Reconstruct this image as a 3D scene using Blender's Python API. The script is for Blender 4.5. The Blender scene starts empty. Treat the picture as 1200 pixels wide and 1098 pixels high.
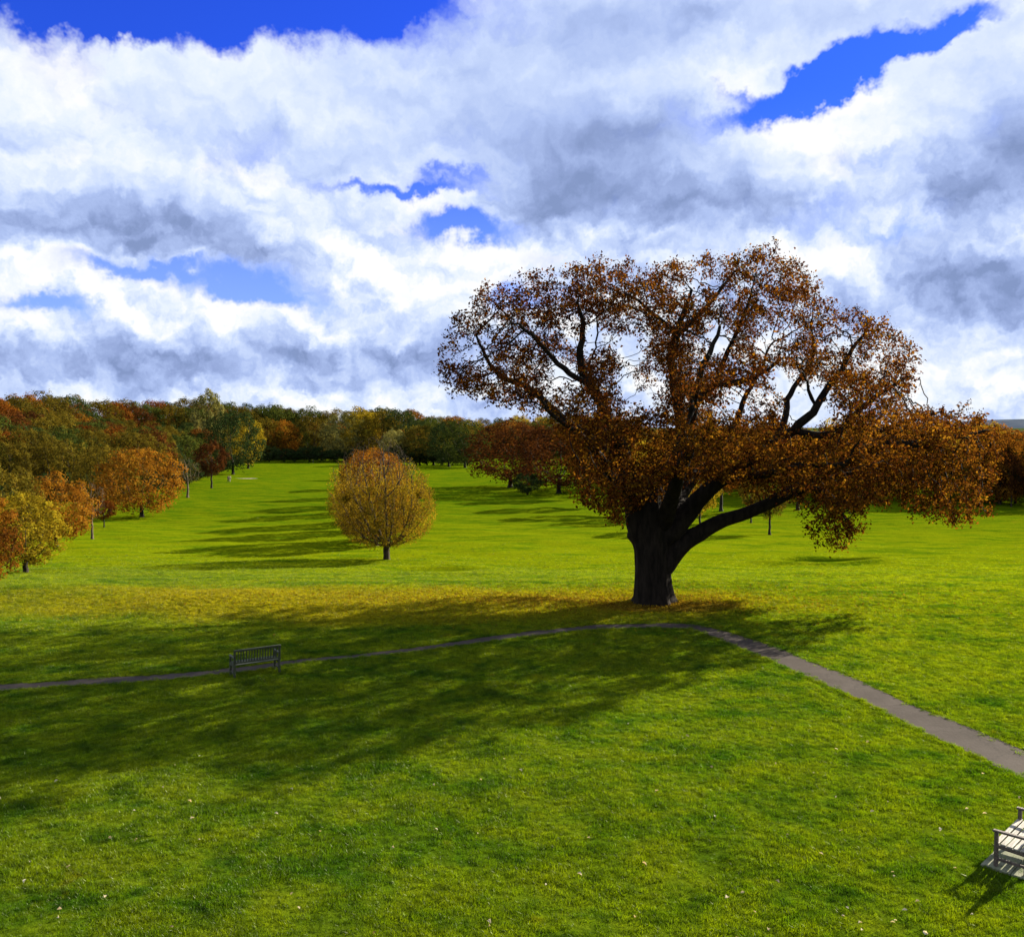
import bpy, bmesh, math, random
import numpy as np
from mathutils import Vector, Matrix

scene = bpy.context.scene
col = scene.collection
R = math.radians
PI = math.pi
rng = np.random.default_rng(7)
random.seed(7)

# ------------------------------------------------------------------ camera
FPX = 1050.0          # focal length in pixels of the 1200 px wide photograph
PITCH = math.atan(49 / FPX)
CAMH = 8.0
cam_data = bpy.data.cameras.new('camera')
cam = bpy.data.objects.new('camera', cam_data)
col.objects.link(cam)
cam.location = (0, 0, CAMH)
cam.rotation_euler = (PI / 2 - PITCH, 0, 0)
cam_data.sensor_fit = 'HORIZONTAL'
cam_data.sensor_width = 36
cam_data.lens = FPX / 1200 * 36
cam_data.clip_start = 0.1
cam_data.clip_end = 20000
scene.camera = cam

SUN_AZ = math.atan2(.82, .57)      # measured from +Y towards +X
SUN_EL = R(23.0)
EXPOSURE = 1.8
scene.view_settings.view_transform = 'Standard'
scene.view_settings.look = 'None'
scene.view_settings.gamma = 1
scene.view_settings.use_curve_mapping = False
scene.view_settings.exposure = EXPOSURE
scene.cycles.max_bounces = 8
scene.cycles.diffuse_bounces = 3
scene.cycles.transmission_bounces = 6
scene.cycles.transparent_max_bounces = 8


def px_dir(px, py):
    """unit-forward ray through a pixel of the photograph"""
    a = (px - 600) / FPX
    b = (549 - py) / FPX
    c, s = math.cos(PITCH), math.sin(PITCH)
    return np.array([a, c + b * s, b * c - s])


def px_azel(px, py):
    d = px_dir(px, py)
    return math.atan2(d[0], d[1]), math.atan2(d[2], math.hypot(d[0], d[1]))


# ------------------------------------------------------------------ node helpers
class NT:
    def __init__(self, tree):
        self.t = tree

    def new(self, kind, **kw):
        n = self.t.nodes.new(kind)
        for k, v in kw.items():
            setattr(n, k, v)
        return n

    def link(self, a, b):
        self.t.links.new(a, b)

    def _in(self, sock, v):
        if v is None:
            return
        if isinstance(v, bpy.types.NodeSocket):
            self.link(v, sock)
        else:
            sock.default_value = v

    def math(self, op, a, b=None, c=None, clamp=False):
        n = self.new('ShaderNodeMath', operation=op)
        n.use_clamp = clamp
        self._in(n.inputs[0], a)
        self._in(n.inputs[1], b)
        self._in(n.inputs[2], c)
        return n.outputs[0]

    def vmath(self, op, a, b=None, out=0, scale=None):
        n = self.new('ShaderNodeVectorMath', operation=op)
        self._in(n.inputs[0], a)
        self._in(n.inputs[1], b)
        if scale is not None:
            self._in(n.inputs['Scale'], scale)
        return n.outputs[out]

    def noise(self, vec, scale, detail=6, rough=.55, dist=0, typ='FBM', lac=2.0, colour=False):
        n = self.new('ShaderNodeTexNoise')
        n.noise_type = typ
        if vec is not None:
            self.link(vec, n.inputs['Vector'])
        n.inputs['Scale'].default_value = scale
        n.inputs['Detail'].default_value = detail
        n.inputs['Roughness'].default_value = rough
        n.inputs['Lacunarity'].default_value = lac
        n.inputs['Distortion'].default_value = dist
        return n.outputs['Color'] if colour else n.outputs[0]

    def ramp(self, fac, stops, interp='LINEAR'):
        n = self.new('ShaderNodeValToRGB')
        n.color_ramp.interpolation = interp
        el = n.color_ramp.elements
        while len(el) < len(stops):
            el.new(.5)
        for e, (p, c) in zip(el, stops):
            e.position = p
            e.color = (*c, 1) if len(c) == 3 else c
        self._in(n.inputs[0], fac)
        return n.outputs[0]

    def mix(self, fac, a, b, blend='MIX'):
        n = self.new('ShaderNodeMix', data_type='RGBA', blend_type=blend)
        n.clamp_factor = True
        self._in(n.inputs[0], fac)
        for s, v in ((n.inputs[6], a), (n.inputs[7], b)):
            if isinstance(v, tuple) and len(v) == 3:
                v = (*v, 1)
            self._in(s, v)
        return n.outputs[2]

    def smooth(self, v, lo, hi, a=0.0, b=1.0):
        n = self.new('ShaderNodeMapRange', interpolation_type='SMOOTHSTEP')
        self._in(n.inputs[0], v)
        n.inputs[1].default_value = lo
        n.inputs[2].default_value = hi
        n.inputs[3].default_value = a
        n.inputs[4].default_value = b
        return n.outputs[0]


# ------------------------------------------------------------------ world: real sky under a broken cloud deck
world = bpy.data.worlds.new('World')
scene.world = world
world.use_nodes = True
world.node_tree.nodes.clear()


def cloud_group():
    """density of the cloud cover for a direction on the sky"""
    g = bpy.data.node_groups.new('cloud_density', 'ShaderNodeTree')
    g.interface.new_socket('Vector', in_out='INPUT', socket_type='NodeSocketVector')
    g.interface.new_socket('Density', in_out='OUTPUT', socket_type='NodeSocketFloat')
    g.interface.new_socket('Heaviness', in_out='OUTPUT', socket_type='NodeSocketFloat')
    g.interface.new_socket('Relief', in_out='OUTPUT', socket_type='NodeSocketFloat')
    N = NT(g)
    gi = N.new('NodeGroupInput')
    go = N.new('NodeGroupOutput')
    d = gi.outputs[0]
    # domain warp
    w1 = N.vmath('SUBTRACT', N.noise(d, 6.0, 2, .5, colour=True), (.5, .5, .5))
    w2 = N.vmath('SUBTRACT', N.noise(d, 26.0, 4, .62, colour=True), (.5, .5, .5))
    w = N.vmath('ADD', N.vmath('SCALE', w1, scale=.06), N.vmath('SCALE', w2, scale=.060))
    dw = N.vmath('ADD', d, w)
    sp = N.new('ShaderNodeSeparateXYZ')
    N.link(dw, sp.inputs[0])
    ae = N.new('ShaderNodeCombineXYZ')
    N.link(N.math('ARCTAN2', sp.outputs[0], sp.outputs[1]), ae.inputs[0])
    N.link(N.math('ARCSINE', sp.outputs[2]), ae.inputs[1])
    ae = ae.outputs[0]
    # perspective of a flat deck: features grow overhead
    s0 = N.new('ShaderNodeSeparateXYZ')
    N.link(d, s0.inputs[0])
    zz = N.math('ADD', N.math('ABSOLUTE', s0.outputs[2]), .34)
    q = N.new('ShaderNodeCombineXYZ')
    N.link(N.math('DIVIDE', s0.outputs[0], zz), q.inputs[0])
    N.link(N.math('DIVIDE', s0.outputs[1], zz), q.inputs[1])
    q.inputs[2].default_value = 3.7
    n1 = N.noise(q.outputs[0], 2.0, 6, .52)
    st = N.vmath('MULTIPLY', dw, (1, 1, 1.35))
    n2 = N.noise(st, 11.5, 6, .50)
    n3 = N.noise(N.vmath('ADD', st, (.010, 0, .018)), 11.5, 6, .50)

    def blob(px, py, rx, ry, tilt=0):
        a0, e0 = px_azel(px, py)
        ra, re = rx / FPX, ry / FPX
        c, s = math.cos(R(tilt)), math.sin(R(tilt))
        if tilt:
            v = N.vmath('SUBTRACT', ae, (a0, e0, 0))
            vu = N.vmath('DOT_PRODUCT', v, (c / ra, s / ra, 0), out=1)
            vv = N.vmath('DOT_PRODUCT', v, (-s / re, c / re, 0), out=1)
            r2 = N.math('MULTIPLY_ADD', vu, vu, N.math('MULTIPLY', vv, vv))
        else:
            n = N.new('ShaderNodeVectorMath', operation='MULTIPLY_ADD')
            N.link(ae, n.inputs[0])
            n.inputs[1].default_value = (1 / ra, 1 / re, 0)
            n.inputs[2].default_value = (-a0 / ra, -e0 / re, 0)
            v = n.outputs[0]
            r2 = N.vmath('DOT_PRODUCT', v, v, out=1)
        return N.math('POWER', math.exp(-1), r2)

    def total(items):
        acc = None
        for it in items:
            acc = N.math('MULTIPLY_ADD', blob(*it[1:]), it[0], acc if acc is not None else 0.0)
        return acc
    holes = total([
        (1.2, 60, -8, 240, 30, 0), (1.2, 340, -4, 200, 34, 0), (.45, 450, 14, 60, 14, 0), (.5, 130, 34, 60, 12, 0),
        (1.35, 915, 112, 85, 21, 10), (1.15, 1000, 82, 80, 22, 20), (.85, 1110, 38, 75, 13, 20), (.6, 860, 95, 40, 12, 0),
        (1.15, 535, 263, 62, 15, 0), (.95, 470, 216, 80, 9, 0), (.55, 520, 200, 50, 8, 0),
        (.95, 190, 318, 120, 12, 0), (.95, 285, 343, 80, 14, 0), (.9, 50, 354, 50, 13, 0),
        (.5, 990, 200, 60, 26, 0), (.4, 1060, 275, 45, 14, 0), (.45, 610, 345, 40, 20, 0), (.4, 650, 300, 30, 15, 0),
    ])
    heavy = total([
        (1.25, 130, 262, 165, 30, 3), (.85, 300, 290, 95, 26, -12), (.5, 100, 215, 150, 18, 0), (.4, 260, 140, 160, 40, 0),
        (1.55, 770, 215, 165, 60, -6), (.9, 740, 150, 80, 24, 10), (1.0, 650, 225, 90, 36, 0), (.5, 900, 260, 80, 30, -20),
        (1.6, 1165, 190, 95, 70, 15), (1.1, 1130, 330, 125, 58, -6), (.6, 1180, 400, 70, 20, 0),
        (.85, 250, 425, 320, 26, 0), (.7, 60, 420, 160, 30, 0), (.6, 420, 400, 160, 28, 0), (.6, 560, 410, 60, 25, 0), (.8, 700, 40, 220, 46, 4), (.5, 560, 150, 150, 50, 0),
        (.45, 950, 20, 200, 20, 0), (.35, 485, 117, 30, 10, 0),
    ])
    bright = total([
        (.9, 880, 165, 150, 30, 12), (.9, 950, 215, 60, 50, -45), (.8, 240, 365, 95, 28, 0), (.6, 40, 312, 90, 22, -10), (.6, 0, 370, 40, 30, 0),
        (.5, 500, 300, 120, 60, 0), (.8, 1100, 435, 130, 34, 0), (.6, 1080, 160, 90, 40, 20), (.5, 1180, 270, 60, 25, 0), (.6, 320, 270, 30, 18, 0),
        (.5, 400, 461, 420, 9, 0), (.5, 850, 75, 120, 30, 18), (.7, 990, 295, 80, 26, 25), (.5, 170, 100, 200, 30, 0),
    ])
    up = N.smooth(s0.outputs[2], .46, .85)
    dens = N.math('ADD', .80, N.math('MULTIPLY', N.math('SUBTRACT', n1, .5), 1.05))
    dens = N.math('ADD', dens, N.math('MULTIPLY', N.math('SUBTRACT', n2, .5), .9))
    dens = N.math('SUBTRACT', dens, N.math('MULTIPLY', holes, .9))
    dens = N.math('SUBTRACT', dens, N.math('MULTIPLY', up, .34))
    hv = N.math('SUBTRACT', heavy, bright)
    hv = N.math('ADD', hv, N.math('MULTIPLY', N.math('SUBTRACT', n2, .5), .30))
    hv = N.math('ADD', hv, N.math('MULTIPLY', N.math('SUBTRACT', n1, .5), .55))
    N.link(dens, go.inputs[0])
    N.link(hv, go.inputs[1])
    N.link(N.math('SUBTRACT', n2, n3), go.inputs[2])
    return g


def build_world():
    N = NT(world.node_tree)
    tc = N.new('ShaderNodeTexCoord')
    d = tc.outputs['Generated']
    grp = cloud_group()
    a = N.new('ShaderNodeGroup')
    a.node_tree = grp
    N.link(d, a.inputs[0])
    sky = N.new('ShaderNodeTexSky', sky_type='NISHITA')
    sky.sun_disc = False
    sky.sun_elevation = SUN_EL
    sky.sun_rotation = SUN_AZ
    sky.air_density = 1.0
    sky.dust_density = .3
    sky.ozone_density = 3.0
    blue = N.mix(1.0, sky.outputs[0], (.17, .41, 1.85), 'MULTIPLY')
    sp = N.new('ShaderNodeSeparateXYZ')
    N.link(d, sp.inputs[0])
    low = N.smooth(sp.outputs[2], .04, .34, 1, 0)
    pale = N.mix(N.math('MULTIPLY', low, .75), blue, (3.4, 5.2, 8.4))
    alpha = N.smooth(a.outputs[0], .02, .70)
    relief = a.outputs[2]
    hv = N.math('ADD', a.outputs[1], .0)
    g = N.math('SUBTRACT', N.math('MULTIPLY', relief, N.smooth(sp.outputs[2], .14, .34, 2.7, .9)), N.math('MULTIPLY', hv, .40))
    thick = N.smooth(a.outputs[0], .55, 1.15)
    g = N.math('SUBTRACT', g, N.math('MULTIPLY', thick, .08))
    g = N.math('ADD', N.math('MULTIPLY', g, .84), .665)
    cloud = N.ramp(g, [(0.0, (2.0, 2.7, 4.8)), (.14, (2.6, 3.4, 5.9)), (.34, (3.7, 4.7, 7.6)), (.52, (5.1, 6.1, 8.5)), (.69, (6.9, 7.6, 8.7)), (.84, (8.5, 8.6, 8.75))])
    cl = N.mix(alpha, pale, cloud)
    ground = N.smooth(sp.outputs[2], -.02, 0)
    cl = N.mix(ground, (.3, .45, .2), cl)
    bg = N.new('ShaderNodeBackground')
    N.link(N.mix(1.0, cl, (.683, .683, .683), 'MULTIPLY'), bg.inputs[0])
    bg.inputs[1].default_value = .05
    out = N.new('ShaderNodeOutputWorld')
    N.link(bg.outputs[0], out.inputs[0])


build_world()
world.cycles.sampling_method = 'NONE'

sun_d = bpy.data.lights.new('sun', 'SUN')
sun_d.energy = 5.0
sun_d.angle = R(.5)
sun_d.color = (1, .90, .72)
sun = bpy.data.objects.new('sun', sun_d)
col.objects.link(sun)
sdir = Vector((math.sin(SUN_AZ) * math.cos(SUN_EL), math.cos(SUN_AZ) * math.cos(SUN_EL), math.sin(SUN_EL)))
sun.rotation_euler = sdir.to_track_quat('Z', 'Y').to_euler()
sun.location = (60, 50, 60)

# ------------------------------------------------------------------ tagging helpers
def tag(o, label=None, cat=None, group=None, kind=None):
    if label:
        o['label'] = label
    if cat:
        o['category'] = cat
    if group:
        o['group'] = group
    if kind:
        o['kind'] = kind
    return o


def empty(name, loc, rz=0.0):
    o = bpy.data.objects.new(name, None)
    o.location = loc
    o.rotation_euler = (0, 0, rz)
    o.empty_display_size = .3
    col.objects.link(o)
    return o


def np_mesh(name, verts, faces, mat=None, smooth=False, attrs=None):
    """verts (n,3), faces (m,3) or (m,4)"""
    verts = np.asarray(verts, dtype=np.float32)
    faces = np.asarray(faces, dtype=np.int32)
    me = bpy.data.meshes.new(name)
    k = faces.shape[1]
    me.vertices.add(len(verts))
    me.vertices.foreach_set('co', verts.ravel())
    me.loops.add(faces.size)
    me.loops.foreach_set('vertex_index', faces.ravel())
    me.polygons.add(len(faces))
    me.polygons.foreach_set('loop_start', np.arange(0, faces.size, k, dtype=np.int32))
    me.update(calc_edges=True)
    if smooth:
        me.polygons.foreach_set('use_smooth', np.ones(len(faces), dtype=bool))
    for an, (dom, val) in (attrs or {}).items():
        at = me.attributes.new(an, 'FLOAT', dom)
        at.data.foreach_set('value', np.asarray(val, dtype=np.float32))
    if mat:
        me.materials.append(mat)
    return me


def link_obj(name, me, parent=None, loc=(0, 0, 0)):
    o = bpy.data.objects.new(name, me)
    col.objects.link(o)
    o.location = loc
    if parent:
        o.parent = parent
    return o


# ------------------------------------------------------------------ the lie of the land
PROF = [(-4000, 0), (0, 0), (30, 0), (43, 0), (48, -.30), (56, -1.35), (66, -2.95), (76, -4.05), (88, -4.75), (106, -5.35),
        (140, -6.0), (180, -6.3), (210, -6.5), (280, -7.1), (400, -7.6), (440, -6.2), (520, 0.0), (620, 2.0), (900, 2), (1600, 1), (3000, 0), (4000, -2), (20000, -20)]
_fy = np.concatenate([np.arange(-60, 700, .5)])
_fz = np.interp(_fy, [p[0] for p in PROF], [p[1] for p in PROF])
_k = np.exp(-np.linspace(-2.2, 2.2, 25) ** 2)
_k /= _k.sum()
_fz[12:-12] = np.convolve(_fz, _k, 'valid')
EDGE_L = [(-50, -60), (40, -50), (60, -43), (77, -45), (105, -54), (140, -62), (180, -70), (210, -75), (280, -92), (400, -124), (600, -160)]
EDGE_R = [(-50, 110), (60, 100), (100, 98), (150, 92), (165, 60), (190, 30), (230, 22), (300, 30), (400, 50), (600, 60)]
MOUNDS = [(-13.6, 40.2, 3.2, 2.4, .42), (-9.8, 39.0, 2.0, 1.6, -.16), (-22, 43, 7, 3, .22), (12, 47, 9, 2.0, .16), (4.5, 62, 9, 2.5, .25), (22, 55, 12, 3, .25), (-3, 58, 8, 3, .2), (-30, 66, 10, 4, .3)]
HOLLOWS = [(29.2, 81.5, 3.6, 1.5, .95), (-6.6, 74.0, 3.3, 2.0, .40), (-77, 258, 5, 3, .4), (-41.8, 139.0, 2.4, 1.3, .25)]


def bump_field(x, y):
    s = (np.sin(x * .31 + .6 * np.sin(y * .17 + 1.3)) * np.cos(y * .36 + .8 * np.sin(x * .14))
         + .6 * np.sin(x * .77 + y * .19 + 2.1) * np.cos(y * .71 - x * .11 + .4))
    l = np.sin(x * .057 + 1.1) * np.cos(y * .048 + .5 + .5 * np.sin(x * .02))
    return s, l


def smoothstep(v):
    v = np.clip(v, 0, 1)
    return v * v * (3 - 2 * v)


def terrain(x, y):
    x = np.asarray(x, dtype=np.float64)
    y = np.asarray(y, dtype=np.float64)
    yy = y - .010 * np.abs(x) * 0
    z = np.where((yy > -60) & (yy < 690), np.interp(yy, _fy, _fz), np.interp(yy, [p[0] for p in PROF], [p[1] for p in PROF]))
    s, l = bump_field(x, y)
    amp = .035 + .085 * smoothstep((y - 38) / 30)
    z = z + amp * s + .30 * l * smoothstep((y - 45) / 60)
    el = np.interp(y, [p[0] for p in EDGE_L], [p[1] for p in EDGE_L])
    er = np.interp(y, [p[0] for p in EDGE_R], [p[1] for p in EDGE_R])
    z = z + 11.0 * smoothstep((el - 14 - x) / 95) * smoothstep((y + 20) / 90)
    z = z + 3.0 * smoothstep((x - er - 5) / 140) * smoothstep((y - 60) / 100)
    for mx, my, ax, ay, h in MOUNDS:
        z = z + h * np.exp(-((x - mx) / ax) ** 2 - ((y - my) / ay) ** 2)
    for mx, my, ax, ay, h in HOLLOWS:
        r = ((x - mx) / ax) ** 2 + ((y - my) / ay) ** 2
        z = z - h * np.exp(-r ** 2) + .35 * h * np.exp(-((np.sqrt(r) - 1.55) / .4) ** 2)
    return z


def tz(x, y):
    return float(terrain(x, y))


def ground_at(px, py, dmax=900):
    """where the ray through a photo pixel meets the ground"""
    d = px_dir(px, py)
    ys = np.concatenate([np.arange(5, 80, .05), np.arange(80, dmax, .5)])
    xs = d[0] / d[1] * ys
    zr = CAMH + d[2] / d[1] * ys
    hit = np.nonzero(zr <= terrain(xs, ys))[0]
    i = hit[0] if len(hit) else len(ys) - 1
    return float(xs[i]), float(ys[i])


def at_depth(px, py, y):
    d = px_dir(px, py)
    return np.array([d[0] / d[1] * y, y, CAMH + d[2] / d[1] * y])


# ------------------------------------------------------------------ materials
def new_mat(name):
    m = bpy.data.materials.new(name)
    m.use_nodes = True
    m.node_tree.nodes.clear()
    return m, NT(m.node_tree)


def turf_colour_group():
    g = bpy.data.node_groups.new('turf_colour', 'ShaderNodeTree')
    g.interface.new_socket('Position', in_out='INPUT', socket_type='NodeSocketVector')
    g.interface.new_socket('Color', in_out='OUTPUT', socket_type='NodeSocketColor')
    g.interface.new_socket('Dry', in_out='OUTPUT', socket_type='NodeSocketFloat')
    N = NT(g)
    gi = N.new('NodeGroupInput')
    go = N.new('NodeGroupOutput')
    p = gi.outputs[0]
    sp = N.new('ShaderNodeSeparateXYZ')
    N.link(p, sp.inputs[0])
    X, Y = sp.outputs[0], sp.outputs[1]
    big = N.noise(p, .11, 3, .6)
    med = N.noise(p, .9, 4, .65)
    fine = N.noise(p, 7.0, 3, .6)
    c = N.mix(N.smooth(big, .32, .68), (.040, .098, .004), (.088, .150, .004))
    c = N.mix(N.smooth(med, .36, .68), c, (.110, .150, .005))
    c = N.mix(N.smooth(med, .50, .32), c, (.016, .055, .003))
    c = N.mix(N.smooth(fine, .55, .8, 0, .5), c, (.13, .14, .010))
    # mowing passes far down the fairway
    strp = N.math('SINE', N.math('ADD', N.math('MULTIPLY', Y, 1.6), N.math('MULTIPLY', X, .35)))
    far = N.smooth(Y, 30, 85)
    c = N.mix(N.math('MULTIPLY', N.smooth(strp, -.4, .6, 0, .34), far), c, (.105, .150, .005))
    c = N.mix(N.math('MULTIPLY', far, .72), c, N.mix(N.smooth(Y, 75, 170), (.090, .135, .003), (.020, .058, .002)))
    mot = N.noise(N.vmath('MULTIPLY', p, (.16, .5, .5)), 1.0, 5, .65)
    c = N.mix(N.smooth(mot, .38, .62, .0, .35), c, (.13, .16, .004))
    c = N.mix(N.smooth(mot, .50, .34, .0, .6), c, (.030, .080, .003))
    # the dry, leaf-strewn brow the oak stands on
    u = N.math('DIVIDE', N.math('ADD', X, 6), 19.0)
    yc = N.math('ADD', 40.3, N.math('MULTIPLY', N.math('ABSOLUTE', N.math('ADD', X, 3)), .03))
    v = N.math('DIVIDE', N.math('SUBTRACT', Y, yc), 4.6)
    wob = N.math('MULTIPLY', N.math('SUBTRACT', N.noise(p, .35, 4, .6), .5), 1.9)
    r = N.math('ADD', N.math('ADD', N.math('MULTIPLY', u, u), N.math('MULTIPLY', v, v)), wob)
    dry = N.smooth(r, 1.6, .1)
    c = N.mix(N.math('MULTIPLY', dry, .62), c, N.mix(N.smooth(fine, .4, .62), (.155, .115, .005), (.25, .22, .008)))
    # bare earth and litter round the bole
    du = N.math('DIVIDE', N.math('SUBTRACT', X, 6.9), 3.6)
    dv = N.math('DIVIDE', N.math('SUBTRACT', Y, 39.6), 1.5)
    rr = N.math('ADD', N.math('ADD', N.math('MULTIPLY', du, du), N.math('MULTIPLY', dv, dv)), wob)
    bare = N.smooth(rr, 1.1, .2)
    c = N.mix(N.math('MULTIPLY', bare, .8), c, (.11, .060, .018))
    # fallen leaves tint the lawn along the edge of the left wood
    edge = N.math('SUBTRACT', N.math('ADD', X, N.math('MULTIPLY', Y, .28)), -24.0)
    lt = N.math('ADD', edge, N.math('MULTIPLY', N.math('SUBTRACT', N.noise(p, .08, 4, .6), .5), 26))
    tint = N.math('MULTIPLY', N.smooth(lt, 4, -16, 0, .8), N.smooth(Y, 70, 100))
    c = N.mix(tint, c, (.085, .065, .008))
    dk = N.noise(N.vmath('MULTIPLY', p, (1.0, 2.2, 1.0)), 3.2, 4, .7)
    c = N.mix(N.smooth(dk, .44, .30, 0, .65), c, (.020, .042, .004))
    # worn patches
    worn = N.smooth(N.noise(p, .55, 5, .7), .62, .72, 0, .55)
    c = N.mix(worn, c, (.12, .105, .012))
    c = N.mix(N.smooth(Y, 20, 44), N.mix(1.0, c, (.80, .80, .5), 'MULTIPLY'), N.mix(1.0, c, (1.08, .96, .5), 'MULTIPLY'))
    N.link(c, go.inputs[0])
    N.link(dry, go.inputs[1])
    return g


TURF = turf_colour_group()


def mat_ground():
    m, N = new_mat('turf')
    geo = N.new('ShaderNodeNewGeometry')
    g = N.new('ShaderNodeGroup')
    g.node_tree = TURF
    P = geo.outputs['Position']
    N.link(P, g.inputs[0])
    sp = N.new('ShaderNodeSeparateXYZ')
    N.link(P, sp.inputs[0])
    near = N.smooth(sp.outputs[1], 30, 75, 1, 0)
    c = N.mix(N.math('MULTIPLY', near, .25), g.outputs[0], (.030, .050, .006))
    # woodland floor beyond the lawns
    wood = N.smooth(N.noise(P, .02, 3, .5), .3, .6, .4, 1)
    deep = N.smooth(sp.outputs[1], 430, 470)
    c = N.mix(N.math('MULTIPLY', deep, wood), c, (.035, .045, .022))
    b1 = N.noise(P, 16, 5, .7)
    b2 = N.noise(P, 2.2, 4, .6)
    h = N.math('ADD', N.math('MULTIPLY', b1, .05), N.math('MULTIPLY', b2, .16))
    bump = N.new('ShaderNodeBump')
    bump.inputs['Strength'].default_value = .8
    bump.inputs['Distance'].default_value = 1.0
    N.link(h, bump.inputs['Height'])
    di = N.new('ShaderNodeBsdfDiffuse')
    N.link(c, di.inputs[0])
    N.link(bump.outputs[0], di.inputs['Normal'])
    # upright blades seen against the light: sheen lobe
    sh = N.new('ShaderNodeBsdfSheen')
    N.link(N.mix(1.0, c, (2.0, 2.0, 2.0), 'MULTIPLY'), sh.inputs[0])
    sh.inputs['Roughness'].default_value = .55
    mixs = N.new('ShaderNodeMixShader')
    mixs.inputs[0].default_value = .05
    N.link(di.outputs[0], mixs.inputs[1])
    N.link(sh.outputs[0], mixs.inputs[2])
    out = N.new('ShaderNodeOutputMaterial')
    N.link(mixs.outputs[0], out.inputs[0])
    return m


def mat_blades():
    m, N = new_mat('grass_blades')
    geo = N.new('ShaderNodeNewGeometry')
    g = N.new('ShaderNodeGroup')
    g.node_tree = TURF
    N.link(geo.outputs['Position'], g.inputs[0])
    at = N.new('ShaderNodeAttribute', attribute_name='rnd')
    oi = N.new('ShaderNodeObjectInfo')
    k = N.math('ADD', N.math('MULTIPLY', at.outputs['Fac'], .6), N.math('MULTIPLY', oi.outputs['Random'], .75))
    c = N.mix(N.smooth(k, .2, 1.15), N.mix(1.0, g.outputs[0], (.56, .64, .5), 'MULTIPLY'), N.mix(1.0, g.outputs[0], (1.7, 1.7, .9), 'MULTIPLY'))
    di = N.new('ShaderNodeBsdfDiffuse')
    tr = N.new('ShaderNodeBsdfTranslucent')
    N.link(c, di.inputs[0])
    N.link(N.mix(1.0, c, (1.8, 1.75, .5), 'MULTIPLY'), tr.inputs[0])
    mx = N.new('ShaderNodeMixShader')
    mx.inputs[0].default_value = .45
    N.link(di.outputs[0], mx.inputs[1])
    N.link(tr.outputs[0], mx.inputs[2])
    gl = N.new('ShaderNodeBsdfGlossy')
    gl.inputs['Roughness'].default_value = .42
    gl.inputs[0].default_value = (.9, .95, .7, 1)
    m2 = N.new('ShaderNodeMixShader')
    m2.inputs[0].default_value = .015
    N.link(mx.outputs[0], m2.inputs[1])
    N.link(gl.outputs[0], m2.inputs[2])
    out = N.new('ShaderNodeOutputMaterial')
    N.link(m2.outputs[0], out.inputs[0])
    return m


def mat_leaf(name, stops, trans=.42, use_obj=True, clump=.5, depthvar=.35, leafk=1.05):
    """stops: list of colours from dark to light; picked per leaf and per clump"""
    m, N = new_mat(name)
    at = N.new('ShaderNodeAttribute', attribute_name='rnd')
    geo = N.new('ShaderNodeNewGeometry')
    oi = N.new('ShaderNodeObjectInfo')
    no = N.noise(geo.outputs['Position'], clump, 3, .6)
    f = N.math('ADD', N.math('MULTIPLY', at.outputs['Fac'], depthvar), N.math('MULTIPLY', N.smooth(no, .28, .72), 1 - depthvar))
    if use_obj:
        f = N.math('ADD', f, N.math('MULTIPLY', N.math('SUBTRACT', oi.outputs['Random'], .5), .35))
    n = len(stops)
    c = N.ramp(f, [(i / (n - 1), tuple(v * leafk for v in s)) for i, s in enumerate(stops)])
    di = N.new('ShaderNodeBsdfDiffuse')
    tr = N.new('ShaderNodeBsdfTranslucent')
    N.link(c, di.inputs[0])
    N.link(N.mix(1.0, c, (1.5, 1.25, .8), 'MULTIPLY'), tr.inputs[0])
    mx = N.new('ShaderNodeMixShader')
    mx.inputs[0].default_value = trans
    N.link(di.outputs[0], mx.inputs[1])
    N.link(tr.outputs[0], mx.inputs[2])
    out = N.new('ShaderNodeOutputMaterial')
    N.link(mx.outputs[0], out.inputs[0])
    return m


def mat_simple(name, c1, c2, scale=6, rough=.8, bump=.3, stretch=(1, 1, 1), spec=.3, detail=5):
    m, N = new_mat(name)
    tc = N.new('ShaderNodeTexCoord')
    v = N.vmath('MULTIPLY', tc.outputs['Object'], stretch)
    no = N.noise(v, scale, detail, .65)
    c = N.mix(N.smooth(no, .3, .7), c1, c2)
    p = N.new('ShaderNodeBsdfPrincipled')
    N.link(c, p.inputs['Base Color'])
    p.inputs['Roughness'].default_value = rough
    p.inputs['Specular IOR Level'].default_value = spec
    b = N.new('ShaderNodeBump')
    b.inputs['Strength'].default_value = bump
    b.inputs['Distance'].default_value = .02
    N.link(no, b.inputs['Height'])
    N.link(b.outputs[0], p.inputs['Normal'])
    out = N.new('ShaderNodeOutputMaterial')
    N.link(p.outputs[0], out.inputs[0])
    return m


M_GROUND = mat_ground()
M_BLADE = mat_blades()
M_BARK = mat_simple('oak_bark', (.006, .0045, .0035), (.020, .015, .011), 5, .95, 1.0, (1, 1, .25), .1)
M_BARK2 = mat_simple('pale_bark', (.05, .038, .024), (.13, .10, .065), 4, .9, .6, (1, 1, .3), .15)
M_BARK3 = mat_simple('dark_bark', (.010, .008, .006), (.03, .025, .018), 4, .9, .6, (1, 1, .3), .15)
M_BARK4 = mat_simple('brown_bark', (.016, .011, .008), (.055, .040, .025), 4, .9, .6, (1, 1, .3), .15)
M_WOOD = mat_simple('weathered_wood', (.17, .155, .13), (.30, .28, .235), 9, .6, .5, (.25, 3, 3), .35)
M_WOOD2 = mat_simple('shaded_wood', (.020, .025, .012), (.055, .062, .032), 9, .7, .5, (.25, 3, 3), .25)  # darker, greener copy of the bench wood; its shade is in the colour
M_WOODD = mat_simple('backlit_wood', (.045, .032, .026), (.10, .078, .062), 9, .6, .5, (.25, 3, 3), .35)  # frame timber darkened: the arms' backlit look is put into the colour
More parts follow.
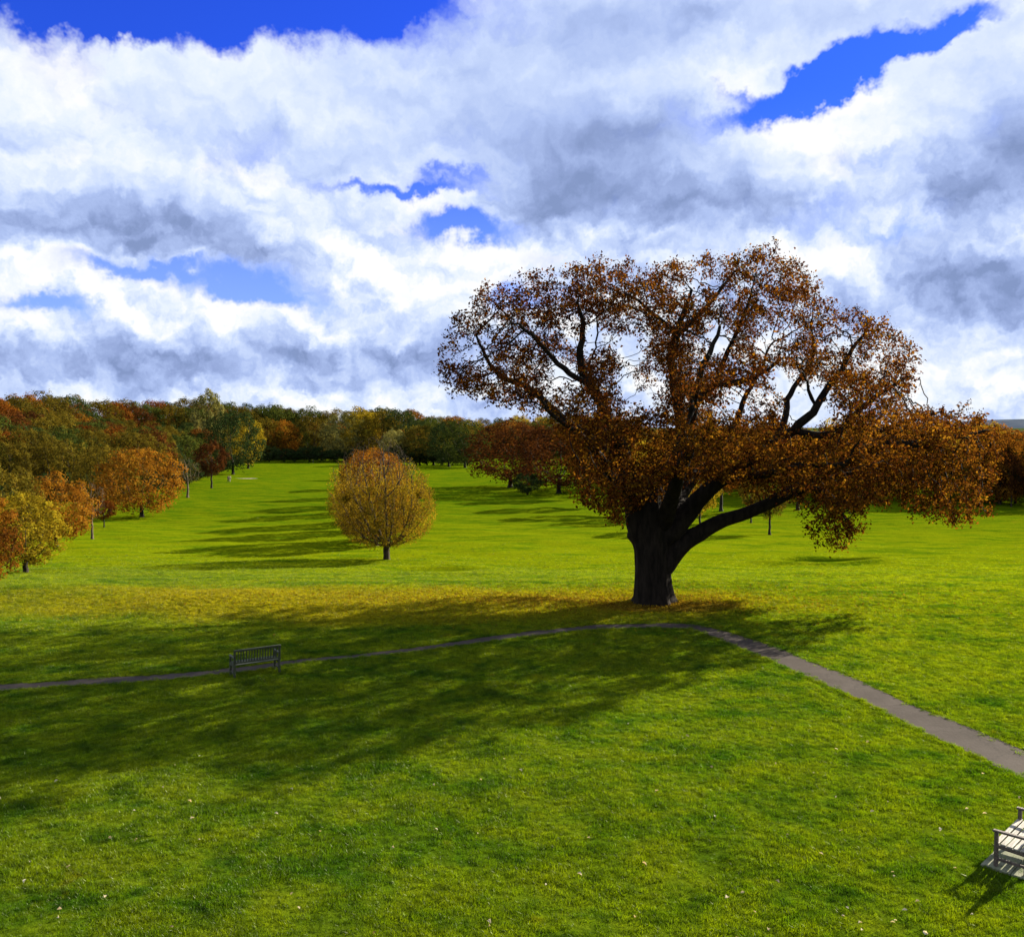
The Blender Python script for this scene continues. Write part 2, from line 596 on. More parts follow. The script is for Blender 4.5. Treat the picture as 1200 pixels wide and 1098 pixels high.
M_SLAB = mat_simple('concrete_slab', (.10, .11, .065), (.18, .185, .12), 3, .9, .5)
M_SAND = mat_simple('bunker_sand', (.14, .12, .06), (.26, .22, .12), 1.5, .95, .5)


def mat_path():
    m, N = new_mat('worn_tarmac')
    geo = N.new('ShaderNodeNewGeometry')
    P = geo.outputs['Position']
    n1 = N.noise(P, .8, 5, .65)
    n2 = N.noise(P, 9, 5, .7)
    c = N.mix(N.smooth(n1, .3, .7), (.036, .028, .023), (.056, .045, .038))
    c = N.mix(N.smooth(n2, .42, .8, 0, .55), c, (.045, .035, .031))
    vor = N.new('ShaderNodeTexVoronoi')
    vor.inputs['Scale'].default_value = 42
    N.link(P, vor.inputs['Vector'])
    c = N.mix(N.smooth(vor.outputs['Distance'], .18, .02, 0, .5), c, (.055, .046, .042))
    v2 = N.new('ShaderNodeTexVoronoi', feature='DISTANCE_TO_EDGE')
    v2.inputs['Scale'].default_value = .55
    N.link(N.vmath('ADD', P, N.vmath('SCALE', N.noise(P, 2.5, 4, .6, colour=True), scale=.6)), v2.inputs['Vector'])
    c = N.mix(N.smooth(v2.outputs['Distance'], .02, .004, 0, .75), c, (.03, .024, .02))
    p = N.new('ShaderNodeBsdfPrincipled')
    N.link(c, p.inputs['Base Color'])
    p.inputs['Roughness'].default_value = .88
    p.inputs['Specular IOR Level'].default_value = .08
    b = N.new('ShaderNodeBump')
    b.inputs['Strength'].default_value = .5
    b.inputs['Distance'].default_value = .02
    N.link(n2, b.inputs['Height'])
    N.link(b.outputs[0], p.inputs['Normal'])
    out = N.new('ShaderNodeOutputMaterial')
    N.link(p.outputs[0], out.inputs[0])
    return m


M_PATH = mat_path()

# ------------------------------------------------------------------ ground sheet
def axis(lo, hi, fine_lo, fine_hi, step, grow=1.06):
    a = list(np.arange(fine_lo, fine_hi + 1e-6, step))
    s = step
    while a[-1] < hi:
        s *= grow
        a.append(a[-1] + s)
    s = step
    while a[0] > lo:
        s *= grow
        a.insert(0, a[0] - s)
    return np.array(a)


gx = axis(-6000, 6000, -45, 45, .5, 1.045)
gy = axis(-6000, 14000, 8, 110, .4, 1.035)
GX, GY = np.meshgrid(gx, gy)
GZ = terrain(GX, GY)
nx, ny = len(gx), len(gy)
idx = np.arange(nx * ny).reshape(ny, nx)
F = np.stack([idx[:-1, :-1], idx[:-1, 1:], idx[1:, 1:], idx[1:, :-1]], -1).reshape(-1, 4)
ground = link_obj('ground', np_mesh('ground', np.stack([GX, GY, GZ], -1).reshape(-1, 3), F, M_GROUND, smooth=True))
tag(ground, kind='structure')

# ------------------------------------------------------------------ the two paths
def resample(pts, step):
    pts = np.array(pts, float)
    seg = np.linalg.norm(np.diff(pts, axis=0), axis=1)
    s = np.concatenate([[0], np.cumsum(seg)])
    n = int(s[-1] / step)
    t = np.linspace(0, s[-1], n)
    out = np.stack([np.interp(t, s, pts[:, i]) for i in range(pts.shape[1])], -1)
    k = np.exp(-np.linspace(-2, 2, 13) ** 2)
    k /= k.sum()
    sm = out.copy()
    for i in range(out.shape[1]):
        sm[6:-6, i] = np.convolve(out[:, i], k, 'valid')
    return sm


def path_px(lst):
    return [(*ground_at(px, py), w) for px, py, w in lst]


pa = [(14.6, 8, 1.25), (13.4, 14.5, 1.25), (12.75, 18.0, 1.25)] + path_px([(1200, 897, 1.22), (1100, 851, 1.22), (1000, 806, 1.22), (950, 784, 1.2), (900, 764, 1.2), (850, 746, 1.15), (815, 735, 1.0), (790, 733.5, .9), (760, 733, .9)])
pb = path_px([(770, 733, .8), (700, 735, .75), (640, 741, .8), (560, 751, .7), (480, 762, .5), (420, 769, .42), (360, 774, .42), (300, 783, .5), (240, 789, .6), (160, 796, .75), (80, 801, .75), (0, 806, .8), (-80, 811, .95)]) + [(-27, 26.2, 1.0), (-40, 25, 1.0)]
PATHS = []
for pts, salt in ((pa, 3), (pb, 9)):
    c = resample(pts, .12)
    t = np.gradient(c[:, :2], axis=0)
    t /= np.linalg.norm(t, axis=1)[:, None]
    nrm = np.stack([-t[:, 1], t[:, 0]], -1)
    r1 = np.random.default_rng(salt)
    def jag():
        a = r1.normal(size=len(c) + 40)
        return (np.convolve(a, np.ones(3) / 3, 'same')[:len(c)] * .045 + np.convolve(a, np.ones(19) / 19, 'same')[:len(c)] * .16)
    L = c[:, :2] + nrm * (c[:, 2] / 2 + jag())[:, None]
    Rr = c[:, :2] - nrm * (c[:, 2] / 2 + jag())[:, None]
    PATHS.append((c, nrm, L, Rr))
vs, fs, off = [], [], 0
for (c, nrm, L, Rr), lift in zip(PATHS, (.014, .010)):
    K = 5
    for k in range(K):
        P_ = L + (Rr - L) * k / (K - 1)
        vs.append(np.column_stack([P_, terrain(P_[:, 0], P_[:, 1]) + lift]))
    n = len(c)
    for k in range(K - 1):
        a = off + k * n + np.arange(n - 1)
        fs.append(np.stack([a, a + n, a + n + 1, a + 1], -1))
    off += K * n
path = link_obj('path', np_mesh('path', np.concatenate(vs), np.concatenate(fs)[:, ::-1], M_PATH, smooth=True))
tag(path, kind='structure')


def path_distance(x, y):
    """distance outside the nearest path edge (negative on the path)"""
    P_ = np.stack([x, y], -1)
    best = np.full(len(P_), 99.0)
    for c, nrm, L, Rr in PATHS:
        cc = c[::3]
        for i in range(0, len(P_), 20000):
            d = np.linalg.norm(P_[i:i + 20000, None, :] - cc[None, :, :2], axis=2)
            j = d.argmin(1)
            best[i:i + 20000] = np.minimum(best[i:i + 20000], d[np.arange(len(j)), j] - cc[j, 2] / 2)
    return best


# ------------------------------------------------------------------ grass: tufts scattered by geometry nodes
hid = bpy.data.collections.new('tuft_source')      # not linked to the scene: only a mesh source for the scatter


def tuft_mesh(name, n, rad, h0, h1, w, seed):
    r = np.random.default_rng(seed)
    a = r.uniform(0, 2 * PI, n)
    q = rad * np.sqrt(r.uniform(0, 1, n))
    base = np.stack([q * np.cos(a), q * np.sin(a), np.full(n, -.01)], -1)
    th = r.uniform(0, 2 * PI, n)
    side = np.stack([np.cos(th), np.sin(th), np.zeros(n)], -1) * (w * r.uniform(.6, 1.3, n))[:, None]
    lean = r.normal(0, .45, (n, 2))
    h = r.uniform(h0, h1, n)
    tip = base + np.column_stack([lean * h[:, None], h])
    v = np.stack([base - side / 2, base + side / 2, tip], 1).reshape(-1, 3)
    f = np.arange(3 * n).reshape(-1, 3)
    me = np_mesh(name, v, f, M_BLADE, attrs={'rnd': ('FACE', r.uniform(0, 1, n))})
    o = bpy.data.objects.new(name, me)
    hid.objects.link(o)


for i in range(4):
    tuft_mesh('grass_tuft', 70, .125 - .01 * i, .018, .044 + .013 * i, .010, 20 + i)


def scatter(name, me, seed, smin, smax, tilt=.25):
    o = link_obj(name, me)
    g = bpy.data.node_groups.new(name + '_scatter', 'GeometryNodeTree')
    g.interface.new_socket('Geometry', in_out='INPUT', socket_type='NodeSocketGeometry')
    g.interface.new_socket('Geometry', in_out='OUTPUT', socket_type='NodeSocketGeometry')
    nd, lk = g.nodes, g.links
    gi, go = nd.new('NodeGroupInput'), nd.new('NodeGroupOutput')
    dp = nd.new('GeometryNodeDistributePointsOnFaces')
    dp.inputs['Seed'].default_value = seed
    na = nd.new('GeometryNodeInputNamedAttribute')
    na.data_type = 'FLOAT'
    na.inputs['Name'].default_value = 'density'
    lk.new(gi.outputs[0], dp.inputs['Mesh'])
    lk.new(na.outputs[0], dp.inputs['Density'])
    ci = nd.new('GeometryNodeCollectionInfo')
    ci.inputs['Collection'].default_value = hid
    ci.inputs['Separate Children'].default_value = True
    ci.inputs['Reset Children'].default_value = True
    ip = nd.new('GeometryNodeInstanceOnPoints')
    lk.new(dp.outputs['Points'], ip.inputs['Points'])
    lk.new(ci.outputs[0], ip.inputs['Instance'])
    ip.inputs['Pick Instance'].default_value = True
    rv = nd.new('FunctionNodeRandomValue')
    rv.data_type = 'FLOAT_VECTOR'
    rv.inputs[0].default_value = (-tilt, -tilt, 0)
    rv.inputs[1].default_value = (tilt, tilt, 6.283)
    lk.new(rv.outputs[0], ip.inputs['Rotation'])
    sa = nd.new('GeometryNodeInputNamedAttribute')
    sa.data_type = 'FLOAT'
    sa.inputs['Name'].default_value = 'size'
    rs = nd.new('FunctionNodeRandomValue')
    rs.data_type = 'FLOAT'
    rs.inputs[2].default_value = smin
    rs.inputs[3].default_value = smax
    mu = nd.new('ShaderNodeMath')
    mu.operation = 'MULTIPLY'
    lk.new(sa.outputs[0], mu.inputs[0])
    lk.new(rs.outputs[1], mu.inputs[1])
    lk.new(mu.outputs[0], ip.inputs['Scale'])
    lk.new(ip.outputs[0], go.inputs[0])
    md = o.modifiers.new('scatter', 'NODES')
    md.node_group = g
    return o


def grass_patch():
    ys = np.concatenate([np.arange(11, 34, .3), np.arange(34, 104, .6)])
    vs, fs, dn, sz, off = [], [], [], [], 0
    rows = []
    for y in ys:
        hw = .63 * y + 2.5
        rows.append(np.linspace(-hw, hw, 170))
    X = np.array(rows)
    Y = np.repeat(ys[:, None], 170, 1)
    Z = terrain(X, Y) + .004
    n0, n1 = X.shape
    idx = np.arange(n0 * n1).reshape(n0, n1)
    F = np.stack([idx[:-1, :-1], idx[:-1, 1:], idx[1:, 1:], idx[1:, :-1]], -1).reshape(-1, 4)
    x, y, z = X.ravel(), Y.ravel(), Z.ravel()
    pdist = path_distance(x, y)
    lump = bump_field(x * 4.3, y * 4.3)[0] * .5 + bump_field(x * 9.1 + 3, y * 8.7)[0] * .5
    dens = np.interp(y, [11, 25, 45, 58, 72, 88, 104], [95, 70, 42, 24, 8, 1.5, 0])
    size = np.interp(y, [11, 25, 45, 70, 104], [.95, 1.05, 1.25, 1.3, 1.1]) * (1 + .30 * np.clip(lump, -1, 1.2))
    dens = dens * np.clip(1 + .45 * lump, .25, 1.8)
    dens[pdist < .12] = 0
    r = ((x - 6.9) / 2.6) ** 2 + ((y - 39.6) / 1.2) ** 2
    dens[r < 1] *= .15
    for mx, my, ax, ay, h in HOLLOWS:
        q = ((x - mx) / ax) ** 2 + ((y - my) / ay) ** 2
        dens[q < .8] = 0
    keep = dens[F].max(1) > 0
    me = np_mesh('grass', np.stack([x, y, z], -1), F[keep], M_GROUND, attrs={'density': ('POINT', dens), 'size': ('POINT', size)})
    return me


GRASS = 1
if GRASS:
    gr = scatter('grass', grass_patch(), 1, .7, 1.3)
    tag(gr, 'short mown green grass covering the lawn in front of the oak', 'grass', kind='stuff')
    # longer tufts overhanging both edges of the paths
    vs, fs, off = [], [], 0
    for c, nrm, L, Rr in PATHS:
        for E, s in ((L, 1), (Rr, -1)):
            for o_ in (0.01, .15):
                P_ = E + nrm * s * o_
                vs.append(np.column_stack([P_, terrain(P_[:, 0], P_[:, 1]) + .012]))
            n = len(c)
            a = off + np.arange(n - 1)
            fs.append(np.stack([a, a + n, a + n + 1, a + 1], -1))
            off += 2 * n
    vs = np.concatenate(vs)
    ln = np.random.default_rng(4).uniform(.4, 1.3, len(vs))
    me = np_mesh('edge_grass', vs, np.concatenate(fs), M_GROUND, attrs={'density': ('POINT', 170 * ln), 'size': ('POINT', .55 + .5 * ln)})
    eg = scatter('edge_grass', me, 5, .7, 1.3, .4)
    tag(eg, 'ragged longer grass overhanging the edges of the paths', 'grass', kind='stuff')

# ------------------------------------------------------------------ growing trees
def unit(v):
    return v / np.maximum(np.linalg.norm(v, axis=-1, keepdims=True), 1e-9)


def colonise(attr, P0, par0, step, kill, infl, iters, trop=(0, 0, 0), wob=.2, seed=0, cap=40000):
    """space colonisation: returns node positions and parents"""
    r = np.random.default_rng(seed)
    P = np.zeros((cap, 3))
    par = np.full(cap, -1, dtype=int)
    n = len(P0)
    P[:n] = P0
    par[:n] = par0
    A = np.array(attr)
    best = np.full(len(A), 1e9)
    bi = np.zeros(len(A), dtype=int)
    lo = 0
    trop = np.array(trop)
    for it in range(iters):
        new = P[lo:n]
        for s in range(0, len(new), 400):
            d = np.linalg.norm(A[:, None, :] - new[None, s:s + 400, :], axis=2)
            j = d.argmin(1)
            dm = d[np.arange(len(A)), j]
            m = dm < best
            best[m] = dm[m]
            bi[m] = lo + s + j[m]
        alive = best > kill
        A, best, bi = A[alive], best[alive], bi[alive]
        if not len(A):
            break
        act = best < infl
        if not act.any():
            break
        u, inv = np.unique(bi[act], return_inverse=True)
        acc = np.zeros((len(u), 3))
        np.add.at(acc, inv, unit(A[act] - P[bi[act]]))
        acc = unit(acc) + trop + r.normal(0, wob, acc.shape)
        q = P[u] + unit(acc) * step
        if n + len(q) > cap:
            break
        lo = n
        P[n:n + len(q)] = q
        par[n:n + len(q)] = u
        n += len(q)
    return P[:n], par[:n]


def pipe(par, tip, p, floor=None):
    n = len(par)
    s = np.zeros(n)
    kids = np.bincount(par[par >= 0], minlength=n)
    rad = np.zeros(n)
    for i in range(n - 1, -1, -1):
        if kids[i] == 0:
            s[i] = tip ** p
        rad[i] = s[i] ** (1 / p)
        if floor is not None and i < len(floor):
            rad[i] = max(rad[i], floor[i])
        if par[i] >= 0:
            s[par[i]] += s[i]
    return rad, kids


def tube_mesh(name, P, par, rad, mask, mat, levels=((.10, 10), (.025, 5), (0, 3)), refv=(.1, 1, .07)):
    """one smooth tube network from nodes (mask picks which nodes' segments to draw)"""
    n = len(P)
    main = np.full(n, -1, dtype=int)
    for i in range(n):
        p = par[i]
        if p >= 0 and (main[p] < 0 or rad[i] > rad[main[p]]):
            main[p] = i
    dirn = np.zeros((n, 3))
    has = par >= 0
    dirn[has] = unit(P[has] - P[par[has]])
    hm = main >= 0
    nxt = np.zeros((n, 3))
    nxt[hm] = unit(P[main[hm]] - P[hm])
    dirn = unit(dirn + nxt + 1e-6)
    ref = unit(np.array(refv, float))
    V, Fs, off = [], [], 0
    cls = np.zeros(n, dtype=int)
    for ci, (thr, k) in enumerate(levels):
        hi = levels[ci - 1][0] if ci else 1e9
        cls[(rad >= thr) & (rad < hi)] = ci
    for ci, (thr, k) in enumerate(levels):
        sel = np.nonzero(mask & (cls == ci) & (par >= 0))[0]
        if not len(sel):
            continue
        ang = np.arange(k) * 2 * PI / k

        def ring(pos, dr, rr):
            a = unit(np.cross(dr, ref))
            b = np.cross(dr, a)
            return pos[:, None, :] + rr[:, None, None] * (a[:, None, :] * np.cos(ang)[None, :, None] + b[:, None, :] * np.sin(ang)[None, :, None])
        top = ring(P[sel], dirn[sel], rad[sel])
        ridx = np.full(n, -1, dtype=int)
        ridx[sel] = off + np.arange(len(sel)) * k
        V.append(top.reshape(-1, 3))
        off += len(sel) * k
        p = par[sel]
        share = (main[p] == sel) & (ridx[p] >= 0)
        bot = np.where(share, ridx[p], -1)
        ns = np.nonzero(~share)[0]
        if len(ns):
            ismain = main[p[ns]] == sel[ns]
            pr = np.where(ismain, rad[p[ns]], np.minimum(rad[sel[ns]] * 1.1, rad[p[ns]]))
            dd = np.where(ismain[:, None], dirn[p[ns]], unit(P[sel[ns]] - P[p[ns]]))
            ext = ring(P[p[ns]], dd, pr)
            V.append(ext.reshape(-1, 3))
            bot[ns] = off + np.arange(len(ns)) * k
            off += len(ns) * k
        t = ridx[sel]
        for j in range(k):
            j2 = (j + 1) % k
            Fs.append(np.stack([bot + j, bot + j2, t + j2, t + j], -1))
    if not V:
        return None
    return np_mesh(name, np.concatenate(V), np.concatenate(Fs), mat, smooth=True)


def leaf_mesh(name, C, size, mat, seed, aspect=.62, up=.25, rnd=None, jitter=.35, bias=None):
    r = np.random.default_rng(seed)
    n = len(C)
    nrm = r.normal(size=(n, 3)) + np.array([0, 0, up])
    if bias is not None:
        nrm = nrm * .55 + bias * 1.5
    nrm = unit(nrm)
    a = unit(np.cross(nrm, unit(r.normal(size=(n, 3)))))
    b = np.cross(nrm, a)
    s = (size * r.uniform(1 - jitter, 1 + jitter, n))[:, None]
    fold = nrm * s * .16
    v = np.stack([C - a * s * .5, C - b * s * .5 * aspect + fold, C + a * s * .5, C + b * s * .5 * aspect + fold], 1).reshape(-1, 3)
    base = np.arange(n)[:, None] * 4
    f = base + np.array([0, 1, 2, 3])
    if rnd is None:
        rnd = r.uniform(0, 1, n)
    return np_mesh(name, v, f, mat, attrs={'rnd': ('FACE', rnd)})


def in_poly(pts, poly):
    poly = np.array(poly, float)
    x, y = pts[:, 0], pts[:, 1]
    c = np.zeros(len(pts), bool)
    j = len(poly) - 1
    for i in range(len(poly)):
        xi, yi = poly[i]
        xj, yj = poly[j]
        m = ((yi > y) != (yj > y)) & (x < (xj - xi) * (y - yi) / (yj - yi + 1e-12) + xi)
        c ^= m
        j = i
    return c


# ---- leaf materials (real leaf albedos)
LEAF = {
    'hornbeam': mat_leaf('hornbeam_leaves', [(.055, .038, .007), (.14, .095, .010), (.24, .180, .012), (.36, .28, .02)], .45, False, .45, .5, .88),
    'oak': mat_leaf('oak_leaves', [(.014, .005, .003), (.042, .013, .004), (.080, .028, .006), (.125, .060, .010)], .42, False, .33, .5, .82),
    'gold_brown': mat_leaf('gold_brown_leaves', [(.060, .022, .004), (.12, .050, .006), (.19, .095, .009), (.25, .15, .015)], .45, False, .5, .5, .85),
    'russet': mat_leaf('russet_leaves', [(.022, .008, .003), (.065, .020, .004), (.115, .038, .006), (.15, .065, .009)], .38),
    'orange': mat_leaf('orange_leaves', [(.040, .015, .004), (.11, .042, .006), (.18, .080, .008), (.24, .13, .014)], .38),
    'gold': mat_leaf('gold_leaves', [(.075, .055, .006), (.19, .145, .010), (.30, .24, .015), (.40, .33, .025)], .40, leafk=.85),
    'olive': mat_leaf('olive_leaves', [(.018, .016, .004), (.048, .040, .006), (.085, .068, .008), (.13, .10, .012)], .36),
    'green': mat_leaf('green_leaves', [(.010, .018, .005), (.025, .038, .008), (.045, .062, .011), (.075, .085, .015)], .32),
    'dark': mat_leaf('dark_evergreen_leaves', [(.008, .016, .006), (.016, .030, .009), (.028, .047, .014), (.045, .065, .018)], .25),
    'brown': mat_leaf('dark_brown_leaves', [(.012, .005, .003), (.032, .012, .005), (.060, .022, .006), (.095, .036, .008)], .35),
    'pale': mat_leaf('pale_green_leaves', [(.055, .060, .022), (.10, .105, .032), (.15, .15, .045), (.20, .19, .06)], .36),
}


# ------------------------------------------------------------------ the great oak
OAK_D = 40.0
OAK_X, _oy = ground_at(766, 706)
OAK = np.array([OAK_X, _oy, tz(OAK_X, _oy)])
OAK_D = _oy
print('oak base', OAK)


def oakpt(px, py, dy=0.0):
    return at_depth(px, py, OAK_D + dy)


SK = [
    # (pixel x, pixel y, metres behind the bole, radius)
    ('trunk', [(766, 712, 0, 1.02), (766, 700, 0, .95), (765, 680, 0, .90), (764, 660, 0, .89), (763, 640, 0, .92), (763, 622, 0, .93), (762, 606, 0, .84), (764, 592, .1, .72), (768, 576, .2, .55)]),
    ('limb', [(752, 622, 0, .70), (749, 598, 0, .60), (742, 573, -.3, .50), (732, 548, -.6, .40), (725, 522, -1.0, .31), (708, 480, -1.4, .24), (696, 455, -1.7, .21), (682, 434, -2, .18), (677, 411, -2.2, .15), (684, 380, -2.4, .11), (676, 350, -2.6, .07)]),
    ('limb', [(731, 548, -.6, .25), (700, 520, .6, .24), (672, 503, 1.2, .21), (652, 484, 1.5, .18), (624, 458, 1.8, .15), (588, 444, 1.6, .12), (573, 424, 1.4, .08), (560, 395, 1.2, .05)]),
    ('limb', [(696, 455, -1.7, .13), (660, 432, -2.6, .12), (634, 410, -3.2, .09), (612, 380, -3.6, .06)]),
    ('limb', [(770, 620, .2, .62), (777, 592, .5, .55), (786, 562, .8, .42), (796, 530, 1.0, .30), (800, 492, 1.2, .27), (789, 468, 1.2, .25), (788, 424, 1.0, .22), (795, 390, .8, .19), (802, 370, .8, .12), (812, 340, .8, .07)]),
    ('limb', [(795, 392, .8, .12), (770, 372, .2, .09), (752, 350, -.4, .06)]),
    ('limb', [(795, 390, .8, .13), (826, 362, 1.6, .11), (846, 344, 2.0, .08), (862, 318, 2.4, .05)]),
    ('limb', [(800, 500, 1.2, .19), (822, 462, 2.0, .19), (841, 446, 2.4, .17), (866, 446, 2.8, .15), (892, 446, 3.2, .11), (915, 420, 3.6, .07)]),
    ('limb', [(841, 446, 2.4, .14), (850, 415, 1.6, .12), (866, 386, 1.0, .09), (878, 350, .4, .06)]),
    ('limb', [(760, 612, .5, .42), (742, 580, 2.6, .33), (728, 545, 4.4, .26), (720, 505, 5.8, .20), (700, 470, 6.8, .13), (690, 430, 7.4, .08)]),
    ('limb', [(790, 610, .5, .45), (800, 575, 2.8, .34), (830, 540, 5.0, .26), (862, 500, 6.6, .18), (880, 455, 7.6, .11), (900, 410, 8.0, .06)]),
    ('limb', [(750, 590, -.3, .26), (722, 560, -2.0, .20), (700, 530, -3.6, .16), (672, 506, -5.0, .12), (640, 480, -6.0, .07)]),
    ('limb', [(778, 612, -.5, .40), (792, 570, -2.8, .30), (806, 520, -4.8, .23), (812, 470, -6.0, .17), (830, 420, -6.6, .11), (840, 380, -6.9, .06)]),
    ('limb', [(780, 628, -.1, .58), (800, 608, 0, .47), (818, 585, -.2, .40), (842, 562, -.6, .34), (872, 548, -1.0, .28), (900, 528, -1.4, .25), (930, 504, -1.7, .21), (956, 476, -1.9, .17), (976, 447, -2.0, .13), (1000, 412, -2.1, .09), (1020, 385, -2.2, .05)]),
    ('limb', [(900, 528, -1.4, .18), (922, 500, -.6, .16), (923, 464, -.2, .13), (940, 440, 0, .10), (955, 414, .3, .07), (952, 380, .4, .05)]),
    ('limb', [(930, 504, -1.7, .16), (968, 514, -2.2, .16), (994, 501, -2.6, .14), (1007, 474, -2.8, .12), (1030, 457, -3.0, .09), (1062, 440, -3.2, .05)]),
    ('limb', [(956, 476, -1.9, .09), (945, 462, -2.2, .08), (946, 444, -2.3, .05)]),
    ('limb', [(771, 676, 0, .42), (782, 656, .1, .52), (800, 637, .1, .46), (820, 620, .1, .38), (858, 605, 0, .31), (900, 590, -.2, .27), (940, 570, -.4, .28), (975, 550, -.6, .24), (1010, 534, -.8, .20), (1050, 522, -1.0, .17), (1090, 518, -1.1, .13), (1130, 512, -1.2, .08), (1160, 506, -1.2, .05)]),
    ('limb', [(1010, 534, -.8, .13), (1016, 511, -.2, .12), (1045, 499, .2, .10), (1066, 492, .4, .07), (1105, 482, .6, .05)]),
    ('limb', [(940, 570, -.4, .14), (962, 574, -1.8, .12), (980, 588, -2.8, .08), (990, 606, -3.2, .05)]),
    ('limb', [(858, 605, 0, .20), (890, 596, 2.4, .17), (930, 570, 4.2, .13), (980, 556, 5.4, .09), (1030, 545, 6.0, .05)]),
    ('limb', [(842, 562, -.6, .20), (880, 560, -3.0, .17), (930, 545, -5.0, .12), (985, 540, -6.2, .08)]),
]
OAK_POLY = [(504, 440), (508, 405), (520, 375), (548, 345), (580, 325), (620, 318), (655, 303), (700, 297), (745, 303), (766, 316), (790, 296), (840, 290), (880, 285), (920, 288),
            (945, 312), (962, 338), (1000, 352), (1040, 372), (1066, 388), (1084, 420), (1078, 450), (1090, 470), (1102, 484), (1120, 466), (1145, 472), (1168, 488), (1184, 508), (1178, 540),
            (1164, 575), (1150, 606), (1128, 624), (1096, 620), (1072, 612), (1048, 598), (1026, 592), (1020, 622), (1010, 646), (985, 640), (962, 650), (944, 642), (950, 612), (936, 586),
            (915, 590), (880, 578), (850, 575), (800, 570), (775, 585), (745, 592), (740, 632), (716, 622), (700, 600), (672, 592), (664, 545), (644, 498), (600, 484), (560, 474), (528, 462)]
OAK_GAPS = [(946, 478, 24), (655, 436, 9), (690, 392, 9), (868, 468, 13), (742, 402, 13), (838, 400, 13), (905, 395, 12), (730, 450, 10), (820, 330, 8), (765, 470, 9), (915, 445, 10), (990, 395, 8), (560, 410, 7)]


def oak_skeleton():
    P, par, fl, owner = [], [], [], []
    for bi, (nm, pts) in enumerate(SK):
        W = np.array([oakpt(a, b, c) for a, b, c, r in pts])
        rr = np.array([p[3] for p in pts])
        seg = np.linalg.norm(np.diff(W, axis=0), axis=1)
        s = np.concatenate([[0], np.cumsum(seg)])
        m = max(3, int(s[-1] / .34))
        t = np.linspace(0, s[-1], m)
        Q = np.stack([np.interp(t, s, W[:, i]) for i in range(3)], -1)
        rq = np.interp(t, s, rr)
        if bi:
            k = np.array([.25, .5, .25])
            for _ in range(3):
                for i in range(3):
                    Q[1:-1, i] = np.convolve(Q[:, i], k, 'valid')
            r_ = np.random.default_rng(bi)
            w = r_.normal(size=(m, 3))
            for i in range(3):
                w[:, i] = np.convolve(w[:, i], np.ones(4) / 4, 'same')
            Q[1:] += w[1:] * .16 * np.linspace(0, 1, m)[1:, None] ** .5
            PP = np.array(P)
            j = int(np.linalg.norm(PP - Q[0], axis=1).argmin())
        else:
            j = -1
        for i in range(m):
            par.append(j if i == 0 else len(P) - 1)
            P.append(Q[i])
            fl.append(rq[i])
            owner.append(bi)
    return np.array(P), np.array(par), np.array(fl), np.array(owner)


def oak_clumps():
    r = np.random.default_rng(11)
    out = []
    tries = 0
    cx, cy, RX, RY = 842, 450, 352, 175
    while len(out) < 620 and tries < 60000:
        tries += 1
        px, py = r.uniform(500, 1185), r.uniform(284, 650)
        if not in_poly(np.array([[px, py]]), OAK_POLY)[0]:
            continue
        rad = r.uniform(.62, 1.25)
        rp = rad / OAK_D * FPX * .80
        ang = np.linspace(0, 2 * PI, 10)[:-1]
        ring = np.stack([px + rp * np.cos(ang), py + rp * np.sin(ang)], -1)
        if in_poly(ring, OAK_POLY).sum() < 8:
            rad *= .6
            rp *= .6
            ring = np.stack([px + rp * np.cos(ang), py + rp * np.sin(ang)], -1)
            if in_poly(ring, OAK_POLY).sum() < 8:
                continue
        if any(math.hypot(px - gx_, py - gy_) < gr_ + rp * .85 for gx_, gy_, gr_ in OAK_GAPS):
            continue
        u = min(1, math.hypot((px - cx) / RX, (py - cy) / RY))
        dmax = 9.3 * math.sqrt(max(.03, 1 - u * u)) + .6
        dy = r.uniform(-1, 1)
        dy = math.copysign(abs(dy) ** .75, dy) * dmax
        if dy < 0 and py < 430:
            dy *= .55
        c = oakpt(px, py, dy)
        if c[2] < 2.4:
            continue
        if any(np.linalg.norm(c - o[0]) < .58 * (rad + o[1]) for o in out):
            continue
        out.append((c, rad))
    return out


